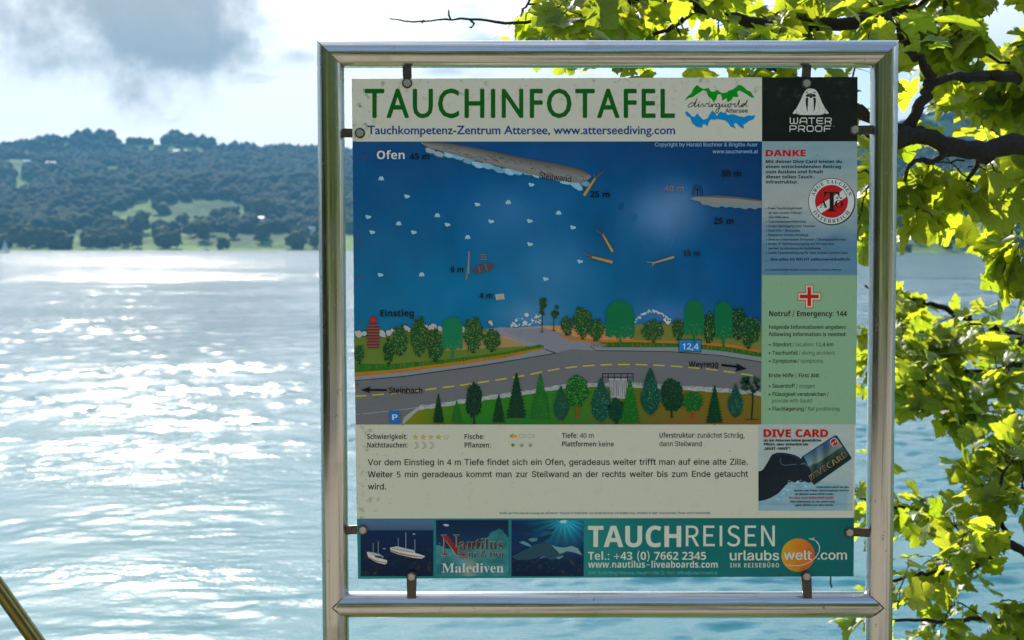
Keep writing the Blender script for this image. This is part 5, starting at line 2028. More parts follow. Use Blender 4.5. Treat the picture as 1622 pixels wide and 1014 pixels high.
for x, y, r_ in ((244, 246, 1.5), (440, 150, 1.6)):
    q = Z((x, y))[0]
    I.ell(q[0], q[1], r_ * 1.4, r_ * 0.6, (140, 150, 156), 1, 10)
I.done()
def f_reef(x, y):
    u, w_ = (x - 690) / 115, (y - 824) / 88
    n = noise.noise(Vector((u * 4, w_ * 4, 3))) + 0.5 * noise.noise(Vector((u * 14, w_ * 14, 3)))
    a = np.array([2, 28, 56]) * (1 - w_) + np.array([10, 70, 84]) * w_
    edge = (0.5 - 0.30 * math.exp(-((u - 0.85) / 0.2) ** 2) - 0.1 * math.exp(-((u - 0.05) / 0.1) ** 2))
    if w_ > edge + n * 0.12:
        a = np.array([46, 106, 104]) + n * 26
    s_ = math.exp(-((u - 0.45 + (w_ - 1) * 0.12) / 0.09) ** 2) * min(1, max(0, (w_ - 0.62) * 5))
    return np.clip(a * (1 - s_ * 0.8) + np.array([140, 132, 112]) * s_ * 0.8, 0, 255)
I = picture('reef_picture', 585, 58, 1062, 428, f_reef, 60, 48)
q = Z((652, 92))[0]
I.ell(q[0], q[1], 4.6, 1.7, (150, 160, 158), 1, 12, 0.1, 0.25)
NR = (112, 34, 26)
a = Z((622, 288), (742, 288))
text(I, 'N', a[0][0] - 0.5, a[1][0] - 0.5, a[0][1] + 0.4, 32.5, (150, 146, 132), 'serif', 0.3, dl_=1)
text(I, 'N', a[0][0], a[1][0], a[0][1], 31.8, NR, 'serif', dl_=2)
a = Z((738, 250), (1028, 250))
text(I, 'autilus', a[0][0] - 0.3, a[1][0] - 0.3, a[0][1] - 0.2, 17.0, (150, 146, 132), 'serif', 0.2, dl_=1)
text(I, 'autilus', a[0][0], a[1][0], a[0][1], 16.6, (70, 44, 38), 'serif', dl_=3)
a = Z((798, 300), (1028, 300))
text(I, 'ne & two', a[0][0] - 0.3, a[1][0] - 0.3, a[0][1] - 0.2, 9.4, (140, 138, 124), 'serif', 0.2, dl_=1)
text(I, 'ne & two', a[0][0], a[1][0], a[0][1], 9.2, (70, 44, 38), 'serif', dl_=3)
q = Z((763, 285))[0]
I.ring(q[0], q[1], 4.8, 6.4, (150, 146, 132), 4, 30)
I.ring(q[0], q[1], 5.1, 6.2, NR, 4.6, 30)
I.ell(q[0], q[1], 1.7, 1.7, NR, 4.6, 16)
for k in range(8):
    a_ = k * math.pi / 4
    I.line([(q[0] + 1.2 * math.cos(a_), q[1] + 1.2 * math.sin(a_)), (q[0] + 8.4 * math.cos(a_), q[1] + 8.4 * math.sin(a_))], 0.9, NR, 5)
a = Z((624, 403), (1030, 403))
text(I, 'Malediven', a[0][0], a[1][0], a[0][1], 14.4, (178, 186, 164), 'serif', dl_=3)
I.done()
def f_manta(x, y):
    u, w_ = (x - 810) / 115, (y - 824) / 88
    n = noise.noise(Vector((u * 3, w_ * 5, 6)))
    g_ = math.exp(-(((u - 0.72) / 0.35) ** 2 + (w_ / 0.45) ** 2))
    th_ = math.atan2(u - 0.72, w_ + 0.02)
    rays = 0.85 + 0.2 * math.sin(th_ * 22) * math.exp(-w_ * 2)
    a = np.array([2, 40, 74]) * (1 - w_) + np.array([4, 22, 44]) * w_
    a = a * (1 - g_) + np.array([30, 140, 150]) * g_ * rays
    return np.clip(a * (1 + 0.25 * n), 0, 255)
I = picture('ray_picture', 1082, 58, 1558, 428, f_manta, 60, 46)
I.poly(Z((1084, 300), (1130, 275), (1190, 245), (1240, 218), (1290, 208), (1340, 215), (1380, 232), (1430, 238), (1480, 225), (1520, 240), (1552, 290), (1520, 280), (1480, 268), (1440, 275), (1400, 300), (1350, 320), (1280, 300), (1200, 318), (1120, 322)), (30, 62, 72), 1)
I.poly(Z((1345, 222), (1380, 234), (1430, 240), (1480, 228), (1518, 244), (1548, 290), (1500, 272), (1450, 262), (1400, 280), (1385, 262)), (98, 132, 130), 2)
I.poly(Z((1090, 185), (1140, 180), (1190, 165), (1220, 172), (1280, 168), (1355, 150), (1330, 180), (1280, 205), (1230, 212), (1180, 200), (1120, 195)), (14, 40, 58), 1)
I.poly(Z((1190, 185), (1215, 175), (1255, 176), (1250, 196), (1215, 202)), (60, 112, 112), 2)
I.poly(Z((1130, 205), (1160, 195), (1195, 212), (1220, 235), (1180, 226)), (76, 122, 136), 2)
I.poly(Z((1100, 120), (1160, 125), (1220, 105), (1210, 125), (1250, 140), (1190, 140), (1130, 138)), (8, 40, 62), 1)
I.poly(Z((1290, 118), (1330, 120), (1370, 115), (1350, 132), (1310, 134)), (8, 46, 70), 1)
I.poly(Z((1375, 305), (1420, 292), (1425, 300), (1392, 316)), (80, 120, 130), 2)
I.line(Z((1270, 310), (1300, 298)), 0.8, (110, 130, 136), 2)
q = Z((1425, 68))[0]
I.ell(q[0], q[1], 6, 2.4, (130, 176, 170), 1, 14, 0, 0.2)
random.seed(9)
for i in range(40):
    q = Z((random.uniform(1090, 1550), random.uniform(330, 420)))[0]
    I.ell(q[0], q[1], random.uniform(1, 3), random.uniform(0.5, 1.2), random.choice([(6, 34, 44), (14, 52, 58), (4, 24, 36)]), 1 + 0.1 * (i % 6), 7, random.random(), 0.3)
I.done()
Z = zc(920, 810, 3.6044)
TW = (172, 178, 156)
I = Ink('travel_lettering', 2)
for s_, x0, x1, yb, h, st, wt, col, tr in (('TAUCH', 42, 572, 203, 33, 'bold', 0.35, TW, 0.0), ('REISEN', 600, 1107, 199, 32.5, 'thin', 0.22, TW, 0.03), ('Tel.: +43 (0) 7662 2345', 42, 715, 277, 12.6, 'bold', 0, TW, 0), ('www.nautilus-liveaboards.com', 42, 782, 322, 10.4, 'bold', 0, TW, 0),
                                   ('4861 Schörfling/Attersee, Hauptstraße 22, Mail: office@urlaubswelt.at', 42, 780, 360, 5.0, 'sans', 0.08, (84, 142, 128), 0),
                                   ('IHR REISEBÜRO', 853, 1131, 320, 6.7, 'sans', 0.22, TW, 0.14)):
    a, b_ = Z((x0, yb), (x1, yb))
    text(I, s_, a[0], b_[0], a[1], h, col, st, wt, track=tr)
a, b_ = Z((852, 279), (1131, 278))
text(I, 'urlaubs', a[0], b_[0], a[1], 15.2, TW, 'sans', 0.5)
a, b_ = Z((1352, 275), (1518, 274))
text(I, '.com', a[0], b_[0], a[1], 14.2, TW, 'sans', 0.42)
I.done()
I = Ink('globe_emblem', 2)
q = Z((1240, 250))[0]
GRD = lambda x, y: (206, 122, 26)
cx_, cy_, rr_ = q[0], q[1], 26.4
b0 = len(I.v)
rings = 7
for j in range(rings + 1):
    for k in range(36):
        a_ = 2 * math.pi * k / 36
        I.v.append(I.pt(cx_ + rr_ * j / rings * math.cos(a_), cy_ + rr_ * j / rings * math.sin(a_)))
def gcol(i):
    j, k = (i - b0) // 36, (i - b0) % 36
    a_ = 2 * math.pi * k / 36
    x, y = math.cos(a_) * j / rings, math.sin(a_) * j / rings
    n = noise.noise(Vector((x * 3, y * 3, 1)))
    f_ = min(max(0.45 + 0.55 * (x * 0.75 + y * 0.1), 0), 1)
    c_ = np.array([202, 134, 20]) * (1 - f_) + np.array([190, 66, 26]) * f_
    return ink(np.clip(c_ * (1 + 0.14 * n), 0, 255))
for j in range(rings):
    for k in range(36):
        k2 = (k + 1) % 36
        qf = (b0 + j * 36 + k, b0 + (j + 1) * 36 + k, b0 + (j + 1) * 36 + k2, b0 + j * 36 + k2)
        if j == 0:
            qf = (qf[0], qf[1], qf[2])
        I.f.append(qf)
        I.c.append([gcol(i) for i in qf])
a, b_ = Z((1160, 276), (1316, 276))
text(I, 'welt', a[0], b_[0], a[1], 14.6, TW, 'sans', 0.5, dl_=2)
sw = Z((1165, 300), (1200, 310), (1240, 311), (1280, 302), (1315, 286), (1342, 262), (1360, 232), (1364, 205), (1356, 185), (1344, 170))
I.line(sw, 1.7, TW, 2, taper=(0.35, 1.0))
I.line(Z((1344, 170), (1330, 160), (1300, 157)), 0.8, TW, 2)
I.line(Z((1335, 150), (1322, 158), (1328, 168)), 1.0, TW, 2.2)
I.line(Z((1312, 153), (1322, 158), (1314, 163)), 0.8, TW, 2.2)
I.done()

# --- tabs and bolts
def hexbolt(px, py, tilt, parent):
    c_ = P(px, py, YP) + Vector((0, -0.003, 0))
    loc = c_ - BB
    v, f = [], []
    R0 = 0.0077
    for yy, r_, seg in ():
        pass
    v = []
    for yy, r_ in ((0.0, R0), (-0.0036, R0), (-0.0046, R0 * 0.86)):
        for k in range(6):
            a = tilt + k * math.pi / 3
            v.append((r_ * math.cos(a), yy, r_ * math.sin(a)))
    f = [tuple(range(5, -1, -1))]
    for j in range(2):
        for k in range(6):
            k2 = (k + 1) % 6
            f.append((j * 6 + k, j * 6 + k2, (j + 1) * 6 + k2, (j + 1) * 6 + k))
    f.append(tuple(12 + k for k in range(6)))
    b__ = ob('bolt', mesh('bolt', v, f, M_BOLT), parent, loc)
    v, f = [], []
    for yy, r_ in ((0.003, 0.0100), (0.0006, 0.0100), (0.0, 0.0094)):
        for k in range(24):
            a = k * math.pi / 12
            v.append((r_ * math.cos(a), yy, r_ * math.sin(a)))
    for j in range(2):
        for k in range(24):
            k2 = (k + 1) % 24
            f.append((j * 24 + k, j * 24 + k2, (j + 1) * 24 + k2, (j + 1) * 24 + k))
    f.append(tuple(48 + k for k in range(24)))
    ob('washer', mesh('washer', v, f, M_TAB), parent, loc)


def tab(bx, by_, tx, ty, front=False, w_=0.0085):
    """flat steel tab from the tube at (tx, ty) to the bolt at (bx, by)"""
    yy = (YP - 0.003) if front else (YP + 0.0066)
    a = P(tx, ty, YT)
    b_ = P(bx, by_, YP)
    a.y = b_.y = yy
    d = (b_ - a).normalized()
    s_ = Vector((d.z, 0, -d.x))
    pts_ = [a - d * 0.004 + s_ * w_, a - d * 0.004 - s_ * w_]
    n = 10
    for k in range(n + 1):
        th_ = -math.pi / 2 + math.pi * k / n
        r_ = w_ * (1.18 if front else 1.0)
        pts_.append(b_ + (s_ * math.sin(th_) + d * math.cos(th_)) * r_)
    m_ = len(pts_)
    v = [q + Vector((0, -0.0025, 0)) for q in pts_] + [q + Vector((0, 0.0022, 0)) for q in pts_]
    f = [tuple(range(m_)), tuple(range(2 * m_ - 1, m_ - 1, -1))] + [(k, (k + 1) % m_, m_ + (k + 1) % m_, m_ + k) for k in range(m_)]
    t_ = part('mounting_tab', v, f, M_TAB, board, BB)
    return t_


for (bx, by_, tx, ty, fr) in ((645, 132, 645, 100, 0), (1277, 132.5, 1277, 100, 0), (570.3, 211, 540, 211, 0), (1353, 206, 1384, 206, 0),
                              (575, 839, 546, 839, 0), (1345, 843, 1378, 843, 0), (652.3, 912, 653, 944, 1), (1276.3, 911.5, 1276, 944, 1)):
    t_ = tab(bx, by_, tx, ty, fr)
    if fr:
        c0 = Vector((0, -0.0052, 0))
    hexbolt(bx, by_, rw.uniform(0, 1), t_)
    if fr:
        for ch in t_.children:
            ch.location = ch.location + Vector((0, -0.0048, 0))

# ================================================================== handrail at the lower left
h0, h1 = P(-150, 722, 3.1), P(120, 1104, 3.15)
dh = (h1 - h0).normalized()
hb = Vector((h1.x, h1.y, 0))
hr = ob('handrail', None, None, (h0.x, h0.y, 0))
tag(hr, 'sloping steel handrail tube crossing the lower left corner in front of the water', 'handrail')
B0 = Vector((h0.x, h0.y, 0))
g = Geo()
g.tube([h0 - dh * 0.02, h0, h1, h1 + dh * 0.35], [0.0185, 0.0185, 0.0185, 0.0185], 24)
part('rail', g.v, g.f, M_HAND, hr, B0, True)
g = Geo()
g.tube([Vector((h0.x, h0.y, ground_z(h0.x, h0.y) - 0.1)), h0 + Vector((0, 0, 0.004))], 0.018, 20)
part('post', g.v, g.f, M_HAND, hr, B0, True)
e1 = h1 + dh * 0.33
g = Geo()
g.tube([Vector((e1.x, e1.y, ground_z(e1.x, e1.y) - 0.3)), e1], 0.018, 20)
part('post', g.v, g.f, M_HAND, hr, B0, True)

# ================================================================== maple tree
def leaf_outline(r_):
    """five-lobed maple blade, unit length, stalk end at the origin"""
    half = [(0.05, -0.05), (0.16, -0.11), (0.28, -0.14), (0.38, -0.07), (0.47, 0.00), (0.45, 0.07), (0.46, 0.13), (0.39, 0.20),
            (0.48, 0.24), (0.56, 0.33), (0.64, 0.40), (0.68, 0.53), (0.58, 0.56), (0.54, 0.63), (0.45, 0.62), (0.38, 0.66), (0.30, 0.60),
            (0.32, 0.70), (0.33, 0.79), (0.24, 0.83), (0.19, 0.91), (0.09, 0.96)]
    j = lambda q: q * r_.uniform(0.93, 1.07)
    right = [(j(x), j(y)) for x, y in half]
    left = [(-j(x), j(y)) for x, y in half[::-1]]
    return [(0, 0)] + right + [(r_.uniform(-0.03, 0.03), 1.05)] + left


def leaf_mesh(k):
    r_ = random.Random(100 + k)
    out = leaf_outline(r_)
    cup, droop, fold = r_.uniform(-0.35, 0.6), r_.uniform(0.1, 0.9), r_.uniform(0.05, 0.6)
    tw = r_.uniform(-0.35, 0.35)
    def z(x, y):
        return fold * abs(x) * 0.9 - droop * y * y * 0.55 - cup * x * x + tw * x * y + 0.03 * math.sin(9 * x + 7 * y + k)
    # midrib points so that the blade can fold and droop
    mid = [(0, 0.12), (0, 0.30), (0, 0.52), (0, 0.74), (0, 0.92)]
    v = [(x, y, z(x, y)) for x, y in out] + [(x, y, z(x, y)) for x, y in mid]
    n = len(out)
    f = []
    tip = 23
    def strip_(idx, midr):
        # walk the outline and join every edge to the nearest rib point
        def near(i, k_):
            y = (out[i][1] + out[k_][1]) / 2
            x = abs(out[i][0])
            y -= x * 0.45
            return min(range(5), key=lambda q: abs(mid[q][1] - y))
        prev = None
        for a, b_ in zip(idx[:-1], idx[1:]):
            m_ = near(a, b_)
            if prev is not None and m_ != prev:
                st = 1 if m_ > prev else -1
                for q in range(prev, m_, st):
                    f.append((a, n + q + st, n + q) if midr else (a, n + q, n + q + st))
            f.append((a, b_, n + m_) if midr else (b_, a, n + m_))
            prev = m_
    strip_(list(range(0, tip + 1)), True)
    strip_([0] + list(range(n - 1, tip - 1, -1)), False)
    # stalk
    m0 = len(v)
    L = r_.uniform(0.45, 0.75)
    pts_ = [(0, 0.02, 0.0), (0, -L * 0.5, 0.03 + r_.uniform(0, 0.06)), (0, -L, 0.0 + r_.uniform(0, 0.2))]
    for (x, y, z_), w_ in zip(pts_, (0.010, 0.009, 0.014)):
        v += [(x - w_, y, z_), (x + w_, y, z_ + w_), (x, y, z_ - w_)]
    for j in range(2):
        for q in range(3):
            f.append((m0 + 3 * j + q, m0 + 3 * j + (q + 1) % 3, m0 + 3 * j + 3 + (q + 1) % 3, m0 + 3 * j + 3 + q))
    end = pts_[-1]
    return [Vector((x - end[0], y - end[1], z_ - end[2])) for x, y, z_ in v], f, n, [(x, y) for x, y in out] + mid


def maple_mat(bright=1.0):
    m, t, b, o = new_mat('maple_leaf')
    g_ = t.n('ShaderNodeNewGeometry')
    oi = t.n('ShaderNodeObjectInfo')
    rnd = t.m('FRACT', t.m('ADD', g_.outputs['Random Per Island'], oi.outputs['Random']))
    uv = t.n('ShaderNodeUVMap')
    sp_ = t.n('ShaderNodeSeparateXYZ')
    t.l(uv.outputs[0], sp_.inputs[0])
    u, v_ = sp_.outputs[0], sp_.outputs[1]
    ang = t.m('ARCTAN2', u, t.m('ADD', v_, 0.02))
    rad = t.m('SQRT', t.m('ADD', t.m('MULTIPLY', u, u), t.m('MULTIPLY', v_, v_)))
    fr = t.m('ABSOLUTE', t.m('SUBTRACT', t.m('FRACT', t.m('ADD', t.m('DIVIDE', ang, 0.80), 0.5)), 0.5))
    dist = t.m('MULTIPLY', t.m('MULTIPLY', fr, 0.80), rad)
    vein = t.mr(dist, 0.022, 0.006)
    # fine side veins
    sv = t.m('ABSOLUTE', t.m('SUBTRACT', t.m('FRACT', t.m('MULTIPLY', t.m('SUBTRACT', rad, t.m('MULTIPLY', fr, 0.5)), 8.0)), 0.5))
    vein2 = t.m('MULTIPLY', t.mr(sv, 0.10, 0.03), 0.35)
    vn = t.m('MAXIMUM', vein, vein2)
    base = t.mix(rnd, (0.045, 0.085, 0.010), (0.090, 0.120, 0.014))
    base = t.mix(t.m('MULTIPLY', vn, 0.5), base, (0.16, 0.18, 0.05))
    c = t.n('ShaderNodeTexCoord')
    blot = t.noise(c.outputs['Object'], 30, 3, 0.6)
    base = t.mix(t.mr(blot, 0.64, 0.72, 0, 0.6), base, (0.10, 0.065, 0.02))
    t.l(base, b.inputs['Base Color'])
    b.inputs['Roughness'].default_value = 0.42
    b.inputs['Specular IOR Level'].default_value = 0.45
    tr = t.n('ShaderNodeBsdfTranslucent')
    tcol = t.mix(rnd, (0.38, 0.54, 0.016), (0.70, 0.72, 0.030))
    tcol = t.mix(t.m('MULTIPLY', vn, 0.55), tcol, (0.22, 0.30, 0.02))
    t.l(tcol, tr.inputs[0])
    mx = t.n('ShaderNodeMixShader')
    mx.inputs[0].default_value = 0.58
    t.l(b.outputs[0], mx.inputs[1])
    t.l(tr.outputs[0], mx.inputs[2])
    t.l(mx.outputs[0], o.inputs['Surface'])
    return m


M_LEAF = maple_mat()
M_BR = simple('maple_bark', (0.024, 0.018, 0.012), 0.95, 0, 60, 0.7)
mb, t, b, o = M_BR, NT(M_BR.node_tree), M_BR.node_tree.nodes['Principled BSDF'], None
c = t.n('ShaderNodeTexCoord')
bp = t.n('ShaderNodeBump')
bp.inputs['Distance'].default_value = 0.02
t.l(t.noise(c.outputs['Object'], 45, 5, 0.7), bp.inputs['Height'])
t.l(bp.outputs[0], b.inputs['Normal'])

NLEAF = 9
LV = [leaf_mesh(k) for k in range(NLEAF)]


def leaf_to_mesh(k):
    v, f, n, uvs = LV[k]
    me = mesh('leaf', v, f, M_LEAF, True)
    uvl = me.uv_layers.new(name='UVMap')
    for p_ in me.polygons:
        for li in p_.loop_indices:
            vi = me.loops[li].vertex_index
            uvl.data[li].uv = uvs[vi] if vi < len(uvs) else (0.3, -0.4)
    return me


LM = [leaf_to_mesh(k) for k in range(NLEAF)]
TB = Vector((3.05, 5.0, ground_z(3.05, 5.0) - 0.15))
tree = ob('maple_tree', None, None, TB)
tag(tree, 'maple tree with backlit yellow green leaves reaching over the board from the right', 'tree')

rt = random.Random(12)
limbs = []          # (points, radii)


def limb(px_pts, r0, r1, wob=0.012, sub=4, seg=10, name='limb'):
    """branch through control points (px, py, depth) with natural kinks"""
    cps = [P(a, b_, d) if not isinstance(a, Vector) else a for a, b_, d in px_pts]
    out = []
    for i in range(len(cps) - 1):
        p0, p1, p2, p3 = cps[max(i - 1, 0)], cps[i], cps[i + 1], cps[min(i + 2, len(cps) - 1)]
        for q in range(sub):
            t_ = q / sub
            out.append(0.5 * ((2 * p1) + (-p0 + p2) * t_ + (2 * p0 - 5 * p1 + 4 * p2 - p3) * t_ ** 2 + (-p0 + 3 * p1 - 3 * p2 + p3) * t_ ** 3))
    out.append(cps[-1])
    n = len(out)
    for i in range(1, n - 1):
        out[i] = out[i] + Vector((rt.gauss(0, 1), rt.gauss(0, 1), rt.gauss(0, 1))) * wob
    rad = [(r0 + (r1 - r0) * (i / (n - 1)) ** 0.8) * rt.uniform(0.86, 1.16) for i in range(n)]
    g = Geo()
    g.tube(out, rad, seg)
    part(name, g.v, g.f, M_BR, tree, TB, True)
    limbs.append((out, rad))
    return out


# trunk, outside the frame on the right
g = Geo()
trunk = [TB, Vector((3.0, 4.98, 0.5)), Vector((2.92, 4.93, 1.2)), Vector((2.88, 4.9, 1.9)), Vector((2.82, 4.85, 2.6)), Vector((2.72, 4.75, 3.5)), Vector((2.7, 4.8, 4.8))]
g.tube(trunk, [0.26, 0.19, 0.165, 0.15, 0.13, 0.10, 0.06], 16)
part('trunk', g.v, g.f, M_BR, tree, TB, True)
T1_, T2_, T3_ = trunk[2], trunk[3], trunk[4]
V_ = lambda v: (v, 0, 0)
limb([V_(T2_), (1800, 262, 4.6), (1700, 245, 4.0), (1622, 230, 3.7), (1560, 236, 3.62), (1500, 228, 3.58), (1455, 216, 3.55), (1418, 207, 3.5), (1392, 194, 3.5), (1366, 180, 3.5), (1330, 160, 3.55), (1290, 140, 3.6), (1240, 118, 3.65), (1180, 96, 3.7), (1090, 88, 3.7)], 0.040, 0.007, 0.006)
limb([(1438, 210, 3.55), (1452, 178, 3.56), (1470, 148, 3.6), (1474, 128, 3.62), (1462, 104, 3.62), (1440, 76, 3.66), (1420, 40, 3.7), (1398, 0, 3.8), (1380, -60, 3.9)], 0.017, 0.009, 0.005)
limb([(1474, 132, 3.62), (1520, 124, 3.66), (1560, 120, 3.72), (1604, 126, 3.8), (1680, 130, 4.5), (1800, 120, 4.7), V_(T3_)], 0.009, 0.022, 0.006)
limb([V_(trunk[5]), (1800, -180, 4.5), (1650, -90, 4.3), (1500, -20, 4.1), (1400, 20, 4.0), (1320, 42, 3.9), (1240, 44, 3.85), (1180, 34, 3.8), (1110, 8, 3.7), (1060, -6, 3.65), (980, 8, 3.6), (900, 25, 3.5), (845, 33, 3.45)], 0.035, 0.005, 0.007)
limb([(845, 33, 3.45), (800, 37, 3.42), (760, 31, 3.4), (716, 31.5, 3.4), (680, 32, 3.4), (640, 33, 3.4), (617, 29.5, 3.4)], 0.0042, 0.0014, 0.0012, 3, 6, 'twig')
limb([(714, 31, 3.4), (711, 24, 3.4), (710.5, 15.5, 3.4)], 0.0032, 0.0016, 0.0005, 2, 6, 'twig')
limb([(745, 32, 3.4), (751, 38, 3.4), (746, 43.5, 3.39), (743.5, 43, 3.39)], 0.003, 0.0016, 0.0003, 2, 6, 'twig')
limb([(671, 32, 3.4), (668, 37.5, 3.4)], 0.003, 0.0014, 0.0002, 2, 6, 'twig')
limb([(1110, 8, 3.7), (1085, 30, 3.7), (1060, 44, 3.7), (1030, 56, 3.7), (1000, 70, 3.66), (960, 100, 3.6)], 0.010, 0.003, 0.004, 3, 7, 'twig')
limb([(1240, 44, 3.85), (1200, 68, 3.8), (1150, 90, 3.75), (1100, 110, 3.7)], 0.010, 0.003, 0.004, 3, 7, 'twig')
limb([(1500, -20, 4.1), (1500, 30, 4.0), (1540, 70, 3.9), (1600, 100, 3.9)], 0.012, 0.004, 0.006, 3, 7, 'twig')
limb([(1500, 232, 3.58), (1494, 246, 3.56), (1478, 256, 3.55), (1455, 252, 3.55), (1440, 262, 3.6), (1430, 290, 3.85), (1428, 330, 3.8)], 0.012, 0.003, 0.003, 3, 7, 'twig')
limb([(1560, 238, 3.64), (1548, 262, 3.7), (1530, 290, 3.9), (1524, 320, 3.85)], 0.010, 0.003, 0.003, 3, 7, 'twig')
limb([(1655, 236, 3.8), (1640, 280, 3.85), (1610, 330, 4.0), (1600, 380, 3.95)], 0.012, 0.003, 0.004, 3, 7, 'twig')
limb([(1462, 218, 3.56), (1420, 235, 3.6), (1395, 262, 3.8), (1372, 300, 3.75)], 0.008, 0.003, 0.003, 3, 7, 'twig')
limb([V_(T1_), (1850, 640, 5.6), (1760, 600, 5.7), (1690, 565, 5.8), (1622, 535, 5.8), (1560, 512, 5.8), (1500, 492, 5.8), (1452, 474, 5.8), (1415, 464, 5.8), (1370, 452, 5.8)], 0.030, 0.005, 0.010)
limb([(1690, 565, 5.8), (1622, 578, 5.7), (1560, 590, 5.6), (1500, 585, 5.6), (1450, 582, 5.6), (1400, 600, 5.6)], 0.018, 0.005, 0.008)
limb([(1622, 535, 5.8), (1590, 600, 5.5), (1560, 640, 5.4), (1535, 668, 5.3)], 0.014, 0.004, 0.008, 4, 8)
limb([V_(trunk[1]), (1900, 960, 5.0), (1760, 930, 4.9), (1690, 905, 4.8), (1622, 878, 4.7), (1600, 862, 4.65), (1560, 884, 4.6), (1500, 902, 4.5), (1460, 912, 4.5), (1413, 918, 4.5), (1380, 925, 4.5)], 0.026, 0.004, 0.006)
limb([(1600, 862, 4.65), (1588, 830, 4.6), (1578, 800, 4.6), (1590, 760, 4.6), (1600, 720, 4.65)], 0.012, 0.004, 0.005, 4, 8)
limb([(1690, 905, 4.8), (1650, 820, 4.8), (1622, 776, 4.8), (1580, 806, 4.7), (1545, 850, 4.6), (1520, 880, 4.6)], 0.014, 0.004, 0.005, 4, 8)
limb([(1760, 930, 4.9), (1650, 740, 5.0), (1560, 800, 5.0), (1500, 830, 5.0), (1440, 812, 5.0), (1400, 800, 5.0), (1360, 790, 5.0)], 0.014, 0.004, 0.006, 4, 8)
limb([(1690, 905, 4.8), (1600, 975, 4.5), (1540, 980, 4.4), (1470, 985, 4.3), (1400, 978, 4.2), (1345, 962, 4.15)], 0.012, 0.003, 0.005, 4, 8)

LP_ = np.array([tuple(p_) for pts_, _ in limbs for p_ in pts_])
twig_geo = Geo()
leaves = []          # (matrix, variant)


def shoot(px, py, D, nl, size, reach=None, droop=0.35):
    """leafy twig growing from the nearest limb to the given place"""
    tip = P(px, py, D)
    d2 = ((LP_ - np.array(tip)) ** 2).sum(1)
    a = Vector(LP_[int(d2.argmin())])
    L = (tip - a).length
    if L < 0.12:
        a = a + Vector((rt.uniform(-.05, .05), rt.uniform(-.05, .05), 0.05))
    if L < 0.1:
        tip = a + Vector((rt.uniform(-.2, .2), rt.uniform(-.15, .15), rt.uniform(-.15, .15)))
        L = (tip - a).length
    mid = (a + tip) / 2 + Vector((rt.uniform(-.1, .1), rt.uniform(-.1, .1), 0.10)) * L
    pts_ = []
    n = 8
    for i in range(n + 1):
        t_ = i / n
        q = a * (1 - t_) ** 2 + mid * 2 * t_ * (1 - t_) + tip * t_ ** 2
        pts_.append(q + Vector((rt.gauss(0, 1), rt.gauss(0, 1), rt.gauss(0, 1))) * 0.003)
    twig_geo.tube(pts_, [0.0032 - 0.0020 * i / n for i in range(n + 1)], 5)
    start = max(0.0, 1 - 0.38 / max(L, 0.01))
    for i in range(nl):
        t_ = start + (1 - start) * (i // 2 * 2 + 1) / nl + rt.uniform(-0.03, 0.03)
        t_ = min(max(t_, 0), 1)
        q = a * (1 - t_) ** 2 + mid * 2 * t_ * (1 - t_) + tip * t_ ** 2
        ax = (tip - a).normalized()
        side = ax.cross(Vector((0, 0, 1)))
        side = side.normalized() if side.length > 1e-3 else Vector((1, 0, 0))
        s_ = 1 if i % 2 else -1
        out = (side * s_ * rt.uniform(0.5, 1.0) + ax * rt.uniform(0.1, 0.9) + Vector((rt.gauss(0, .35), rt.gauss(0, .35), rt.gauss(-droop, 0.35)))).normalized()
        # blade normal: mostly skyward, tilted at random
        nrm = (Vector((0, 0, 1)) + Vector((rt.gauss(0, .55), rt.gauss(-.25, .6), rt.gauss(0, .3)))).normalized()
        nrm = (nrm - out * nrm.dot(out))
        if nrm.length < 1e-3:
            continue
        nrm.normalize()
        xx = out.cross(nrm)
        sz_ = size * rt.uniform(0.62, 1.18)
        M = Matrix(((xx.x, out.x, nrm.x, q.x), (xx.y, out.y, nrm.y, q.y), (xx.z, out.z, nrm.z, q.z), (0, 0, 0, 1)))
        wid = rt.uniform(0.85, 1.12)
        leaves.append((M @ Matrix.Diagonal((sz_ * wid, sz_, sz_, 1)), rt.randrange(NLEAF)))


def region(n, poly, d0, d1, nl, size):
    xs_ = [p_[0] for p_ in poly]
    ys_ = [p_[1] for p_ in poly]
    k = 0
    while k < n:
        x, y = rt.uniform(min(xs_), max(xs_)), rt.uniform(min(ys_), max(ys_))
        ins = False
        j = len(poly) - 1
        for i in range(len(poly)):
            if (poly[i][1] > y) != (poly[j][1] > y) and x < (poly[j][0] - poly[i][0]) * (y - poly[i][1]) / (poly[j][1] - poly[i][1]) + poly[i][0]:
                ins = not ins
            j = i
        if ins:
            shoot(x, y, rt.uniform(d0, d1), nl, size)
            k += 1


